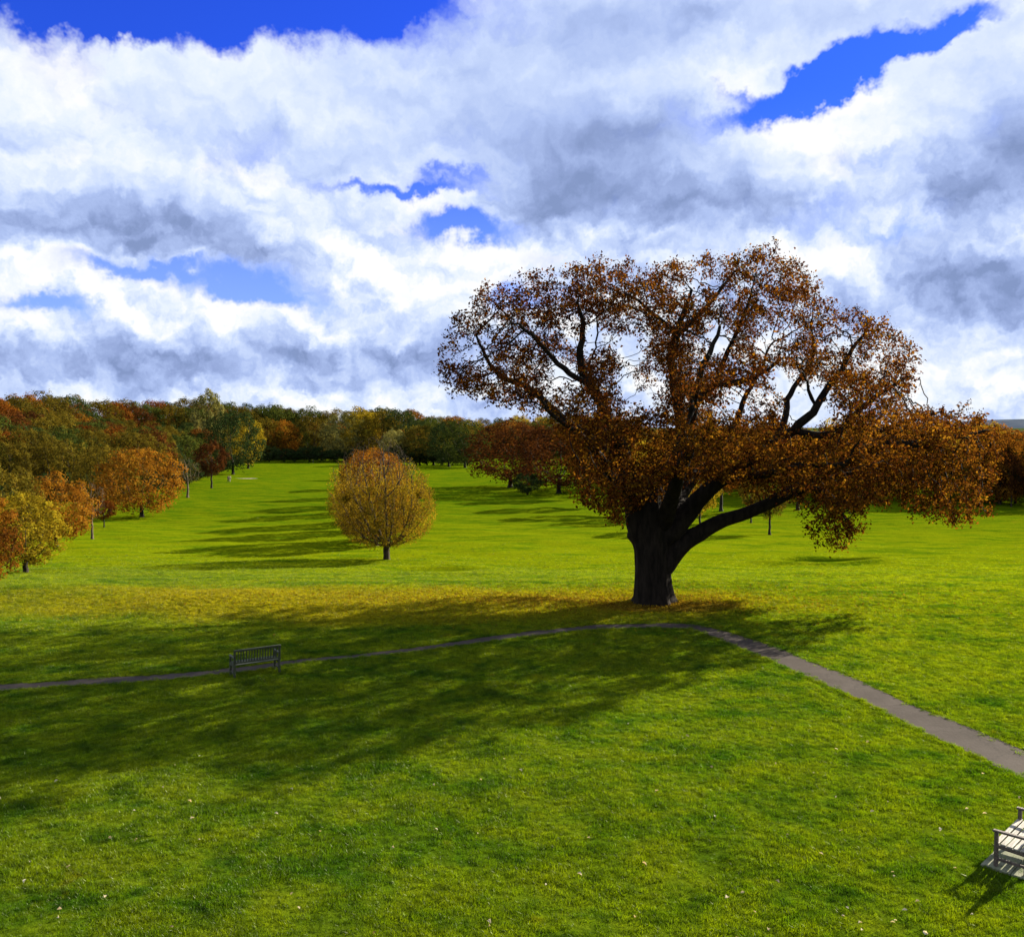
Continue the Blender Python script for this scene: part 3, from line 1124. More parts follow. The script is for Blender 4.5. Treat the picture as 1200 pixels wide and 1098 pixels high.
def build_oak():
    root = empty('oak_tree', tuple(OAK))
    tag(root, 'huge spreading oak with sparse russet autumn leaves and a thick dark bole beside the path', 'tree')
    P, par, fl, owner = oak_skeleton()
    clumps = oak_clumps()
    print('oak clumps', len(clumps))
    r = np.random.default_rng(5)
    A = []
    for c, rad in clumps:
        m = int(34 * (rad / .95) ** 2)
        d = unit(r.normal(size=(m, 3))) * (rad * r.uniform(.25, 1.0, m) ** .6)[:, None]
        d[:, 2] *= .8
        A.append(c + d)
    A = np.concatenate(A)
    n0 = len(P)
    Pn, pn = colonise(A, P, par, .27, .30, 5.5, 130, (0, 0, .02), .28, 3, 60000)
    rad, kids = pipe(pn, .0085, 2.2, fl)
    rad[n0:] = np.minimum(rad[n0:], .13)
    print('oak nodes', len(Pn))
    own = np.full(len(Pn), -1)
    own[:n0] = owner
    base = OAK
    L = Pn - base
    # the bole, with flutes, root flare and burls, as its own closely ringed surface
    pts = [(766, 716, 1.34), (766, 709, 1.08), (766, 700, .93), (765, 684, .84), (764.5, 666, .80), (764, 650, .80), (763.5, 636, .85), (762.5, 622, .88), (762, 608, .87), (762, 594, .86), (764, 580, .62), (766, 568, .35)]
    W = np.array([oakpt(a, b) for a, b, q in pts])
    rr = np.array([p[2] for p in pts])
    zz = np.linspace(0, 1, 60)
    tt = np.linspace(0, 1, len(pts))
    K = 72
    th = np.arange(K) * 2 * PI / K
    V = []
    for s in zz:
        c = np.array([np.interp(s, tt, W[:, i]) for i in range(3)])
        q = np.interp(s, tt, rr)
        flare = max(0, 1 - s / .22)
        f = 1 + (.045 + .16 * flare) * np.sin(5 * th + 1.1 + 1.5 * s) + .03 * np.sin(11 * th - 3 * s) + .018 * np.sin(23 * th + 9 * s)
        f += .030 * np.sin(34 * th + 14 * s + 2 * np.sin(7 * s * 3)) * (.4 + .6 * np.sin(9 * s + th))
        f += .26 * np.exp(-((np.angle(np.exp(1j * (th - PI * 1.02)))) / .34) ** 2 - ((s - .60) / .055) ** 2)
        f += .10 * np.exp(-((np.angle(np.exp(1j * (th - PI * 1.35)))) / .3) ** 2 - ((s - .48) / .05) ** 2)
        V.append(np.stack([c[0] + q * f * np.cos(th), c[1] + q * f * np.sin(th) * .95, np.full(K, c[2])], -1))
    V = np.concatenate(V) - base
    n = len(zz)
    idx = np.arange(n * K).reshape(n, K)
    F = np.stack([idx[:-1], np.roll(idx[:-1], -1, 1), np.roll(idx[1:], -1, 1), idx[1:]], -1).reshape(-1, 4)
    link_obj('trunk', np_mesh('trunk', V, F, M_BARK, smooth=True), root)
    for bi, (nm, _) in enumerate(SK):
        if bi == 0:
            continue
        me = tube_mesh('limb', L, pn, rad, own == bi, M_BARK, levels=((.10, 14), (0, 8)))
        link_obj('limb', me, root)
    me = tube_mesh('twigs', L, pn, rad, own == -1, M_BARK)
    tw = link_obj('twigs', me, root)
    tag(tw, kind='stuff')
    # leaves around the fine twigs
    fine = np.nonzero((rad < .016) & (own == -1))[0]
    m = 18
    C = np.repeat(L[fine], m, 0) + r.normal(0, .12, (len(fine) * m, 3))
    C = C[r.random(len(C)) < min(1, 350000 / len(C))]
    w = C + base
    # leaves gather in sprays; some sprays already fell
    keep = (np.sin(w[:, 0] * 3.1 + 1.7 * np.sin(w[:, 2] * 2.3)) * np.sin(w[:, 1] * 2.7 + w[:, 2] * 3.3)) > np.where(w[:, 2] > 8.5, -.30, -.55)
    keep &= r.random(len(w)) < np.where(w[:, 2] > 8.5, .80, 1.0)
    C, w = C[keep], w[keep]
    C[:, 2] -= np.abs(r.normal(0, .04, len(C)))
    # golden leaf, with the backlit glow put into its colour, in the low inside of the crown and the long eastern bough
    g = r.random(len(w)) < np.where((w[:, 2] < 8.6 + .8 * np.sin(w[:, 0] * .9)) & (w[:, 0] > 0), .45, .13 + .10 * (w[:, 0] > 9))
    print('oak leaves', len(C))
    link_obj('crown', leaf_mesh('crown', C[~g], .118, LEAF['oak'], 8, jitter=.55), root)
    link_obj('crown', leaf_mesh('crown', C[g], .118, LEAF['gold_brown'], 9, jitter=.55), root)
    return w


oak_leaf_pts = build_oak()


# ------------------------------------------------------------------ generic park trees
def make_tree(seed, H, W, base=.16, n_clump=44, leaves=6500, lsize=.34, clump=.24, stem=1.0, spread=.0, flat=.9, shape=1.0, bare=0.0, low=0.0, bark=None, leafmat=None, nattr=900, lean=0.0, twigs=True, top=0.0, tip=.012):
    """meshes of a tree with its foot at the origin: (trunk, crown)"""
    r = np.random.default_rng(seed)
    rx, hb = W / 2, H * base
    cz, rz = (H + hb) / 2, (H - hb) / 2
    cl = []
    for _ in range(4000):
        if len(cl) >= n_clump:
            break
        d = unit(r.normal(size=3))
        k = r.uniform(.5, 1.0) ** .5
        zc = cz + rz * d[2] * k * (1 - clump * .8)
        t = (zc - hb) / (H - hb)
        prof = (math.sin(PI * min(max(t, .02), .98) ** shape)) ** .55
        if t < .35:
            prof = max(prof, low)
        hr = rx * prof * k * (1 - clump * .55)
        a = math.atan2(d[1], d[0])
        hl = math.hypot(d[0], d[1])
        hl = hl / max(.35, math.sqrt(1 - (d[2] * .8) ** 2)) if hl > .1 else hl
        c = np.array([math.cos(a) * hr * min(1, hl) + lean * zc, math.sin(a) * hr * min(1, hl), zc])
        q = rx * clump * r.uniform(.7, 1.3)
        if any(np.linalg.norm(c - o) < .55 * (q + p) for o, p in cl):
            continue
        cl.append((c, q))
    A, Lf, Bs = [], [], []
    tot = sum(q * q for c, q in cl)
    for c, q in cl:
        m = max(4, int(nattr * q * q / tot))
        A.append(c + unit(r.normal(size=(m, 3))) * (q * r.uniform(.1, .95, m))[:, None])
        m = int(leaves * q * q / tot)
        d = unit(r.normal(size=(m, 3)) + [0, 0, .35])
        rr = q * (1.0 + .10 * r.normal(size=m)) * (.75 + .25 * np.sin(5 * d[:, 0] + 7 * c[0]) * np.sin(5 * d[:, 2] + 3 * c[1]))
        rr = rr * r.uniform(.35, 1, m) ** .35
        p = c + d * rr[:, None] * np.array([1, 1, flat])
        if bare:
            p = p[r.random(len(p)) > bare * smoothstep((p[:, 2] - hb) / (H - hb) * 1.3 + top)]
        Lf.append(p)
        Bs.append(unit(p - c))
    A, Lf, Bs = np.concatenate(A), np.concatenate(Lf), np.concatenate(Bs)
    if bare:
        Bs = None
    n0 = 8
    hs = np.linspace(0, hb * 1.1 + H * .22 * stem, n0)
    P0 = np.stack([lean * hs + r.normal(0, .04, n0), r.normal(0, .04, n0), hs], -1)
    P0[0] = 0
    P, par = colonise(A, P0, np.arange(-1, n0 - 1), H * .045, H * .05, H, 60, (0, 0, .25), .16, seed, 6000)
    fl = np.linspace(H * .024, H * .014, n0)
    fl[0] *= 1.45
    rad, kids = pipe(par, tip, 2.1, fl)
    P0_ = P.copy()
    me_t = tube_mesh('trunk', P0_, par, rad, np.ones(len(P), bool), bark or M_BARK3, levels=((.12, 8), (.035, 4), (0, 3)))
    me_c = leaf_mesh('crown', Lf, lsize, leafmat or LEAF['olive'], seed, bias=Bs)
    return me_t, me_c, H


def plant(meshes, x, y, H, rz, leaf, label, group=None, name='tree', cat='tree', width=1.0, sink=.1, bark=None, partlabels=None):
    me_t, me_c, H0 = meshes
    s = H / H0
    root = empty(name, (x, y, tz(x, y) - sink), rz)
    root.scale = (s * width, s * width, s)
    tag(root, label, cat, group)
    t = link_obj('trunk', me_t, root)
    c = link_obj('crown', me_c, root)
    c.material_slots[0].link = 'OBJECT'
    c.material_slots[0].material = LEAF[leaf]
    if bark:
        t.material_slots[0].link = 'OBJECT'
        t.material_slots[0].material = bark
    return root


BROAD = [make_tree(31 + i, 15, 14.0 + i * .5, -.03, 70, 9500, .36, .24 + .015 * (i % 3), shape=.85, low=.72) for i in range(5)]
TALL = [make_tree(51 + i, 17, 12, -.03, 60, 8000, .36, .27, shape=.85, low=.7) for i in range(3)]
CLEAR = [make_tree(61 + i, 12, 10, .20, 40, 6500, .32, .25, shape=1.0, tip=.016) for i in range(3)]
SPARSE = [make_tree(71 + i, 11, 7, .24, 40, 1500, .24, .26, bare=.7, nattr=1500, tip=.018, bark=M_BARK2) for i in range(2)]
FIR = [make_tree(81 + i, 18, 8, .08, 60, 7500, .38, .22, shape=.62) for i in range(2)]
BUSH = [make_tree(91 + i, 5, 7, .02, 30, 3500, .26, .26, stem=.3) for i in range(2)]


# ------------------------------------------------------------------ the round hornbeam in the middle distance
def make_ovoid(seed, H, W, leaves, lsize, leafmat, nattr=2600, topbare=.88, bark=M_BARK2):
    r = np.random.default_rng(seed)
    hb = H * .11
    n = nattr * 3
    t = r.uniform(0, 1, n)
    prof = np.sin(PI * np.clip(t, .01, .99) ** .74) ** .48
    a = r.uniform(0, 2 * PI, n)
    k = r.uniform(.25, 1.0, n) ** .5
    A = np.stack([np.cos(a) * W / 2 * prof * k, np.sin(a) * W / 2 * prof * k, hb + t * (H - hb)], -1)
    A[:, :2] *= (1 + .07 * np.sin(3 * a + 5 * t))[:, None]
    A = A[:nattr]
    A[:, 0] -= .07 * H * np.clip((A[:, 2] - hb) / (H - hb), 0, 1) ** .4
    hs = np.linspace(0, H * .16, 8)
    P0 = np.stack([r.normal(0, .03, 8), r.normal(0, .03, 8), hs], -1)
    P, par = colonise(A, P0, np.arange(-1, 7), H * .024, H * .026, H * .9, 90, (0, 0, .30), .09, seed, 20000)
    fl = np.linspace(H * .023, H * .019, 8)
    fl[0] *= 1.4
    rad, kids = pipe(par, .010, 2.15, fl)
    me_t = tube_mesh('trunk', P, par, rad, np.ones(len(P), bool), bark, levels=((.10, 10), (.03, 5), (0, 3)))
    tips = P[(rad < .03) & (np.arange(len(P)) > 8)]
    C = tips[r.integers(0, len(tips), leaves)] + r.normal(0, .16, (leaves, 3))
    tt = (C[:, 2] - hb) / (H - hb)
    keep = r.random(leaves) > topbare * smoothstep((tt - .42) / .45) + .12
    side = np.hypot(C[:, 0] + .05 * H, C[:, 1]) / (W / 2)
    keep &= r.random(leaves) < .30 + .75 * np.clip(side, 0, 1)
    C = C[keep]
    return me_t, leaf_mesh('crown', C, lsize, leafmat, seed), H


OV1 = make_ovoid(5, 11.6, 10.0, 76000, .12, LEAF['hornbeam'], 5000, .92, M_BARK4)
OV2 = make_ovoid(6, 10.5, 9.2, 22000, .24, LEAF['gold_brown'], 1500)
x, y = ground_at(453, 656)
k = y / 85.0
OV_H = (656 - 511) / FPX * y * 1.01
print('ovoid at', x, y, OV_H)
M_DUMMY = None
r_ = plant(OV1, x, y, OV_H, 0.0, 'hornbeam', 'round-headed golden brown tree standing alone left of the great oak', name='hornbeam_tree')


def tree_px(meshes, px, py, top, leaf, label, width=None, group=None, name='tree', rz=None, bark=None):
    """a tree whose foot shows at (px, py) and whose top reaches pixel row `top`"""
    x, y = ground_at(px, py)
    H = (py - top) / FPX * y
    return plant(meshes, x, y, H, rz if rz is not None else (px * 1.7) % 6.28, leaf, label, group, name=name, width=width or 1.0, bark=bark)


# hidden companions of the hornbeam whose shadows streak over the fairway
tree_px(OV2, 441, 640, 535, 'gold_brown', 'second golden tree half hidden behind the round-headed tree')
for i, (px, py, top) in enumerate([(447, 632, 524), (444, 622, 524), (450, 612, 524), (440, 601, 524), (452, 592, 524), (442, 583, 526), (450, 573, 526), (445, 562, 526)]):
    tree_px(BROAD[i % 5], px - 9, py, top - 3, 'orange', 'orange-brown tree hidden behind the round-headed tree', .95, 'line of trees behind round tree')
# young trees seen under the eastern bough
tree_px(CLEAR[0], 902, 627, 545, 'olive', 'young olive-leaved tree under the oak\'s long right bough', .75)
tree_px(CLEAR[1], 880, 613, 545, 'olive', 'small slim tree just left of the young olive-leaved tree', .6)
for i, (px, py, top, lf, w) in enumerate([(800, 609, 520, 'orange', 1), (752, 603, 515, 'gold', 1), (716, 594, 510, 'orange', 1), (690, 584, 505, 'russet', 1), (845, 599, 515, 'orange', 1), (935, 598, 520, 'orange', 1), (820, 622, 545, 'gold', .8)]):
    tree_px(CLEAR[i % 3], px, py, top, lf, {'orange': 'orange', 'gold': 'golden', 'russet': 'russet'}[lf] + ' tree on the fairway behind the oak\'s trunk', w, 'trees behind the oak')
# the dark brown clump left of the oak's bole
tree_px(BROAD[1], 598, 571, 484, 'brown', 'dark brown round tree, left one of the pair behind the oak\'s left side', 1.4)
tree_px(BROAD[3], 655, 578, 488, 'brown', 'dark brown tree, right one of the pair behind the oak\'s left side', 1.4)
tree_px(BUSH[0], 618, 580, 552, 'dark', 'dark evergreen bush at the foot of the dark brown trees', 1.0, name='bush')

# the near trees down the left side
LEFT = [
    (TALL[0], -22, 690, 560, 'orange', 'orange tree cut by the left edge of the picture', 1.1),
    (TALL[1], 30, 671, 562, 'gold', 'nearest golden yellow tree at the left edge', 1.35),
    (BROAD[0], 8, 655, 538, 'olive', 'tall yellow-green tree behind the golden one at the left edge', 1.0),
    (BROAD[2], 66, 640, 548, 'orange', 'rust orange tree right beside the golden yellow one', 1.05),
    (SPARSE[0], 108, 632, 556, 'brown', 'thin almost bare tree with a few brown leaves left of the lawn', .8),
    (CLEAR[2], 122, 618, 582, 'russet', 'small russet tree behind the thin bare one', 1.0),
    (BROAD[4], 166, 606, 514, 'orange', 'large bright orange tree standing out from the wood edge', 1.15),
    (BROAD[1], 128, 600, 516, 'olive', 'dark olive tree behind the large orange one', 1.1),
    (SPARSE[1], 220, 583, 532, 'olive', 'slim half-bare tree in front of the wood right of the orange tree', 1.1),
    (CLEAR[0], 248, 572, 514, 'brown', 'dark red-brown tree with a clear trunk at the wood edge', .85),
    (BROAD[3], 273, 556, 474, 'dark', 'dark green tree at the corner of the wood', .9),
    (TALL[2], 291, 549, 482, 'gold', 'golden tree right of the dark green one at the wood corner', .9),
]
for me, px, py, top, lf, lb, w in LEFT:
    tree_px(me, px, py, top, lf, lb, w)
LEFT2 = [(312, 540, 486, 'olive'), (330, 539, 488, 'orange'), (350, 538, 492, 'green'), (366, 538, 482, 'olive'), (405, 540, 478, 'pale'), (424, 540, 470, 'gold'), (446, 541, 480, 'olive'),
         (470, 541, 470, 'dark'), (462, 545, 500, 'pale'), (492, 545, 494, 'olive'), (508, 545, 485, 'green'), (526, 547, 487, 'dark'), (545, 548, 484, 'green')]
for i, (px, py, top, lf) in enumerate(LEFT2):
    w = {'olive': 'olive brown', 'orange': 'orange brown', 'green': 'mid green', 'pale': 'pale green', 'gold': 'golden', 'dark': 'dark evergreen'}[lf]
    tree_px((BROAD + TALL)[(i * 3) % 8], px, py, top, lf, w + ' tree fronting the far wood beyond the fairway', 1.0, 'trees at the front of the far wood')
# right-hand side behind the long bough
RIGHT = [(1168, 588, 492, 'orange', 'orange tree behind the tip of the oak\'s long right bough', 1.0, BROAD[0]), (1190, 590, 512, 'dark', 'dark green tree at the right edge of the picture', .8, BROAD[2]),
         (1185, 594, 530, 'brown', 'slim brown tree in front of the dark one at the right edge', .6, CLEAR[1]), (1222, 592, 505, 'olive', 'olive tree just past the right edge of the picture', 1.0, BROAD[4]), (1130, 586, 505, 'gold', 'golden tree behind the drooping end of the oak bough', 1.0, BROAD[3])]
for i in range(17):  # dark shrubs added to stand in for the shade under the far trees
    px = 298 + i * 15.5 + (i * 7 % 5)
    tree_px(BUSH[i % 2], px, 541.5 + (px > 440) * 3.5, 541.5 - 14 - (i * 5 % 7), 'dark', 'dark shrub added as shade at the foot of the far wood', 1.25, 'added shade shrubs under the far wood', name='shrub')
_sl = resample([(-90, 158, 0), (-80, 185, 0), (-80, 212, 0), (-93, 280, 0), (-120, 380, 0)], 8.5)  # line of added dark shrubs, in place of the wood's shaded hollow
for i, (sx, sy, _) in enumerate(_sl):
    plant(BUSH[i % 2], sx - 2 + (i * 5 % 3), sy, 4.2 + (i * 7 % 5) * .5, i * 1.3, 'dark', 'dark shrub added as shade at the foot of the left wood', 'added shade shrubs along the left wood', name='shrub', width=1.5)
for px, py, top, lf, lb, w, me in RIGHT:
    tree_px(me, px, py, top, lf, lb, w)
x, y = ground_at(1166, 586)

# ---- the wood itself: rows behind the edges, only those that show above the rows in front
SKYL = [(-300, 456), (0, 457), (60, 459), (110, 461), (160, 465), (205, 468), (243, 456), (262, 462), (300, 470), (350, 476), (400, 478), (470, 472), (500, 482), (560, 489), (640, 484), (760, 484), (1100, 486), (1160, 490), (1200, 496), (1500, 492)]


def offset_line(line, o, side):
    ln = resample([(x, y, 0) for x, y in line], 2.0)[:, :2]
    t = unit(np.gradient(ln, axis=0))
    nrm = np.stack([-t[:, 1], t[:, 0]], -1) * side
    return ln + nrm * o


def wood():
    r = np.random.default_rng(77)
    back = [(-124, 400), (-100, 425), (-60, 432), (0, 428), (50, 400)]
    cand = []
    for line, side, zone in (([(-150, 118), (-112, 138), (-92, 160), (-83, 185), (-84, 212), (-97, 280), (-128, 400)] + back[1:3], 1, 'L'), ([(-112, 420), (-60, 432), (0, 430), (60, 420)], 1, 'C'),
                             ([(150, 140), (92, 156), (62, 168), (34, 195), (24, 232), (28, 300), (30, 400)], -1, 'R')):
        for row, o in enumerate((3, 12, 22, 34, 48, 64, 82, 104, 130) if zone != 'R' else (3, 14, 30, 60)):
            pl = offset_line(line, o, side)
            pos = r.uniform(0, 3)
            seg = np.linalg.norm(np.diff(pl, axis=0), axis=1)
            s = np.concatenate([[0], np.cumsum(seg)])
            while pos < s[-1]:
                x = np.interp(pos, s, pl[:, 0]) + r.normal(0, 1.2)
                y = np.interp(pos, s, pl[:, 1]) + r.normal(0, 1.2)
                d = max(60, y)
                pos += r.uniform(8.5, 12) * (1 if d < 220 else 1.25)
                if y < 50:
                    continue
                cand.append((x, y, row, zone))
    cand.sort(key=lambda c: c[1])
    buf = np.full(2000, 1e4)
    n = 0
    names = {'russet': 'russet', 'orange': 'orange brown', 'olive': 'olive', 'green': 'mid green', 'dark': 'dark green', 'gold': 'golden', 'brown': 'dark brown', 'pale': 'pale green'}
    zname = {'L': ('standing in the wood along the left side', 'trees of the left wood'), 'C': ('standing in the far wood at the end of the fairway', 'trees of the far wood'),
             'R': ('standing in the treeline behind the oak on the right', 'trees of the right treeline')}
    for x, y, row, zone in cand:
        px = 600 + x / y * FPX
        if not -150 < px < 1340:
            continue
        zg = tz(x, y)
        sky = np.interp(px, [p[0] for p in SKYL], [p[1] for p in SKYL])
        want = CAMH - (sky + r.uniform(-3, 7) - 500) / FPX * y - zg       # height that reaches the skyline
        nat = r.uniform(11, 16.5) if row < 2 else r.uniform(13, 18)
        H = min(nat, max(want, 6)) if row < 5 else min(max(want, 8), 24)
        W = H * .8
        top = 500 - (zg + H - CAMH) / y * FPX
        hw = W / 2 / y * FPX
        a, b = int(px - hw + 400), int(px + hw + 400)
        span = buf[max(a, 0):b]
        if (span - top).max() < 5:
            continue
        c0, c1 = int(px - hw * .75 + 400), int(px + hw * .75 + 400)
        buf[c0:c1] = np.minimum(buf[c0:c1], top + 1 + (H * .05) / y * FPX)
        if zone == 'L':
            ch = r.choice(['russet', 'olive', 'orange', 'green', 'brown', 'gold', 'dark'], p=[.11, .40, .05, .24, .12, .00, .08])
        elif zone == 'C':
            ch = r.choice(['olive', 'green', 'dark', 'pale', 'orange', 'gold'], p=[.34, .22, .22, .08, .08, .06])
        else:
            ch = r.choice(['orange', 'brown', 'russet', 'olive', 'gold'], p=[.26, .26, .2, .18, .10])
        me = (BROAD + TALL)[r.integers(0, 8)]
        zn, grp = zname[zone]
        rown = 'skyline row' if top - sky < 9 else ('front row' if row < 2 else 'middle row')
        if zone == 'L':
            lm = 'left wood above golden trees' if px < 60 else 'left wood above bare tree' if px < 140 else 'left wood behind orange tree' if px < 205 else 'left wood near its corner'
        elif zone == 'C':
            lm = 'far wood left of round tree' if px < 400 else 'far wood behind round tree' if px < 500 else 'far wood left of oak' if px < 600 else 'far wood behind oak'
        else:
            lm = 'treeline right of oak bole' if px > 780 else 'treeline left of oak bole'
        plant(me, x, y, H, r.uniform(0, 6.28), str(ch), names[str(ch)] + ' tree, ' + rown + ' of ' + lm, grp, width=r.uniform(.9, 1.15) * (1.0 if y < 250 else 1.15))
        n += 1
    print('wood trees', n)


wood()
# pale open-crowned tree on the skyline of the left wood
tree_x = at_depth(243, 470, 330.0)
plant(CLEAR[1], float(tree_x[0]), 330.0, CAMH + (500 - 453) / FPX * 330 - tz(tree_x[0], 330), 1.2, 'pale', 'pale open-crowned tree rising above the skyline of the left wood', width=.5)


def number_labels():
    """alike trees get their place in the row, counted from the left as the camera sees them"""
    by = {}
    for o in col.objects:
        if o.get('category') == 'tree' and o.get('group'):
            by.setdefault(o['label'], []).append(o)
    ordw = ['first', 'second', 'third', 'fourth', 'fifth', 'sixth', 'seventh', 'eighth', 'ninth', 'tenth', 'eleventh', 'twelfth', 'thirteenth', 'fourteenth', 'fifteenth', 'sixteenth']
    for lb, os_ in by.items():
        if len(os_) < 2:
            continue
        os_.sort(key=lambda o: o.location.x / o.location.y)
        for i, o in enumerate(os_):
            if len(os_) == 2:
                o['label'] = lb + (', left one of two' if i == 0 else ', right one of two')
            elif i == 0:
                o['label'] = lb + ', leftmost'
            elif i == len(os_) - 1:
                o['label'] = lb + ', rightmost'
            elif i < len(ordw):
                o['label'] = lb + ', ' + ordw[i] + ' from left'


number_labels()

# ------------------------------------------------------------------ benches
def bar(a, b, w, h, bev=.008, up=(0, 0, 1)):
    """a bevelled beam from a to b, w wide and h high, as (verts, faces)"""
    a, b = Vector(a), Vector(b)
    d = (b - a)
    L = d.length
    d.normalize()
    u = Vector(up)
    if abs(d.dot(u)) > .95:
        u = Vector((0, 1, 0))
    s = d.cross(u).normalized()
    u = s.cross(d).normalized()
    bm = bmesh.new()
    bmesh.ops.create_cube(bm, size=1)
    for v in bm.verts:
        v.co = Vector((v.co.x * L, v.co.y * w, v.co.z * h))
    if bev:
        bmesh.ops.bevel(bm, geom=bm.edges[:], offset=bev, segments=1, affect='EDGES')
    m = Matrix((d, s, u)).transposed().to_4x4()
    m.translation = (a + b) / 2
    bm.transform(m)
    return bm


def part(name, bms, mat, parent):
    if not isinstance(bms, list):
        bms = [bms]
    me = bpy.data.meshes.new(name)
    bm = bmesh.new()
    for b in bms:
        t = bpy.data.meshes.new('t')
        b.to_mesh(t)
        bm.from_mesh(t)
        bpy.data.meshes.remove(t)
        b.free()
    bm.to_mesh(me)
    bm.free()
    me.materials.append(mat)
    return link_obj(name, me, parent)


def make_bench(L, loc, rz, label, wood, frame, broken=None, sagging=False):
    """local x runs along the seat, +y is the front, feet at z = 0"""
    t = empty('park_bench', loc, rz)
    tag(t, label, 'bench', 'slatted wooden park benches')
    h = L / 2
    for sx in (-1, 1):
        x = sx * (h - .035)
        part('leg', bar((x, .27, -.06), (x, .27, .62), .065, .065), frame, t)
        part('leg', [bar((x, -.22, -.06), (x, -.23, .44), .065, .07), bar((x, -.228, .42), (x, -.30, .93), .065, .06)], frame, t)
        part('armrest', bar((x, .33, .645), (x, -.27, .655), .075, .04), frame, t)
        part('seat_bearer', bar((x, .27, .375), (x, -.22, .36), .045, .07), frame, t)
        part('stretcher', bar((x, .25, .14), (x, -.20, .14), .04, .05), frame, t)
    for k in range(5):
        y = .265 - k * .108
        z = .432 - k * .006 + (.008 if k == 4 else 0)
        part('seat_slat', bar((-h + .012, y, z), (h - .012, y, z), .085, .026, .005), wood, t)
    part('front_rail', bar((-h + .07, .275, .375), (h - .07, .275, .375), .03, .07), frame, t)
    part('rear_rail', bar((-h + .07, -.235, .50), (h - .07, -.235, .50), .035, .05), frame, t)
    part('top_rail', bar((-h - .0, -.300, .90), (h + .0, -.300, .90), .045, .07), frame, t)
    n = int((L - .2) / .085)
    for k in range(n):
        x = -h + .10 + (L - .20) * (k + .5) / n
        if broken and k in broken:
            continue
        part('back_slat', bar((x, -.240, .52), (x, -.292, .87), .035, .014, .003, (0, 1, 0)), wood, t)
    return t


# left bench: back to the camera
A_ = np.array(ground_at(275, 796))
B_ = np.array(ground_at(327.5, 788))
mid = (A_ + B_) / 2
ax_ = (B_ - A_) / np.linalg.norm(B_ - A_)
front = np.array([-ax_[1], ax_[0]])
rz = math.atan2(ax_[1], ax_[0])
c_ = mid + front * .23
LB = float(np.linalg.norm(B_ - A_)) + .07
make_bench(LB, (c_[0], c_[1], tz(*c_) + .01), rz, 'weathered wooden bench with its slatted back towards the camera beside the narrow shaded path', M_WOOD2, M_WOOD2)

# right bench: faces the oak, cut by the right edge of the picture
A_ = np.array(ground_at(1167, 1018))
fr = np.array([-.70, .71])
ax_ = np.array([.71, .70])
LN = 1.42
c_ = A_ + ax_ * (LN / 2 - .035) - fr * .27
rz = math.atan2(ax_[1], ax_[0])
# front must be +y of the local frame
make_bench(LN, (c_[0], c_[1], tz(*c_) + .05), rz, 'pale slatted wooden bench on a concrete slab at the right edge near the camera', M_WOOD, M_WOODD)
slab = empty('paving_slab', (c_[0], c_[1], tz(*c_)), rz)
tag(slab, 'mossy concrete base under the bench at the right edge of the picture', 'slab')
for i in range(3):
    for j in range(2):
        x0 = -.80 + i * .535
        y0 = -.50 + j * .50
        bm = bar((x0 + .005, y0 + .245, .010 + .006 * ((i + j) % 2)), (x0 + .528, y0 + .245, .012 + .005 * (i % 2)), .488, .075, .008)
        part('slab', bm, M_SLAB, slab)

# ------------------------------------------------------------------ bunkers on the fairway
def bunker(mx, my, ax, ay, label, k=.92):
    n, m = 44, 9
    r = np.random.default_rng(int(abs(mx * 10)))
    th = np.arange(n) * 2 * PI / n
    wob = 1 + .07 * np.sin(3 * th + mx) + .05 * np.sin(5 * th + my)
    V = [(mx, my)]
    for j in range(1, m + 1):
        V += [(mx + ax * k * j / m * wob[i] * math.cos(th[i]), my + ay * k * j / m * wob[i] * math.sin(th[i])) for i in range(n)]
    V = np.array(V)
    Z = terrain(V[:, 0], V[:, 1]) + .03
    F = [(0, 1 + i, 1 + (i + 1) % n, 1 + (i + 1) % n) for i in range(n)]
    bm = bmesh.new()
    vs = [bm.verts.new((V[i, 0] - mx, V[i, 1] - my, Z[i] - tz(mx, my))) for i in range(len(V))]
    for i in range(n):
        bm.faces.new((vs[0], vs[1 + i], vs[1 + (i + 1) % n]))
        for j in range(m - 1):
            a = 1 + j * n
            bm.faces.new((vs[a + i], vs[a + n + i], vs[a + n + (i + 1) % n], vs[a + (i + 1) % n]))
    me = bpy.data.meshes.new('bunker')
    bm.to_mesh(me)
    bm.free()
    me.materials.append(M_SAND)
    o = link_obj('bunker', me, None, (mx, my, tz(mx, my)))
    tag(o, label, 'sand bunker', 'sand bunkers')


bunker(*HOLLOWS[0][:4], 'shallow dark-lipped bunker on the fairway right of the oak', .8)
bunker(*HOLLOWS[1][:4], 'small yellowish bunker hollow right of the round-headed tree', .5)
bunker(*HOLLOWS[2][:4], 'pale far-off bunker below the corner of the left wood')
bunker(*HOLLOWS[3][:4], 'little white bunker among the tree shadows on the left fairway')

# ------------------------------------------------------------------ far walkers
def cloth(name, c):
    return mat_simple(name, tuple(v * .7 for v in c), c, 12, .9, .2)


M_SKIN = mat_simple('skin', (.35, .20, .14), (.42, .26, .19), 20, .6, .1)
M_HAIR = mat_simple('dark_hair', (.02, .015, .01), (.04, .03, .02), 30, .6, .2)


def skin_object(name, pts, edges, radii, mat, parent, sub=1):
    me = bpy.data.meshes.new(name)
    me.from_pydata(pts, edges, [])
    me.materials.append(mat)
    o = link_obj(name, me, parent)
    sk = o.modifiers.new('skin', 'SKIN')
    for v, r_ in zip(me.skin_vertices[0].data if me.skin_vertices else [], radii):
        v.radius = (r_[0], r_[1]) if isinstance(r_, tuple) else (r_, r_)
    s = o.modifiers.new('smooth', 'SUBSURF')
    s.levels = s.render_levels = sub
    return o


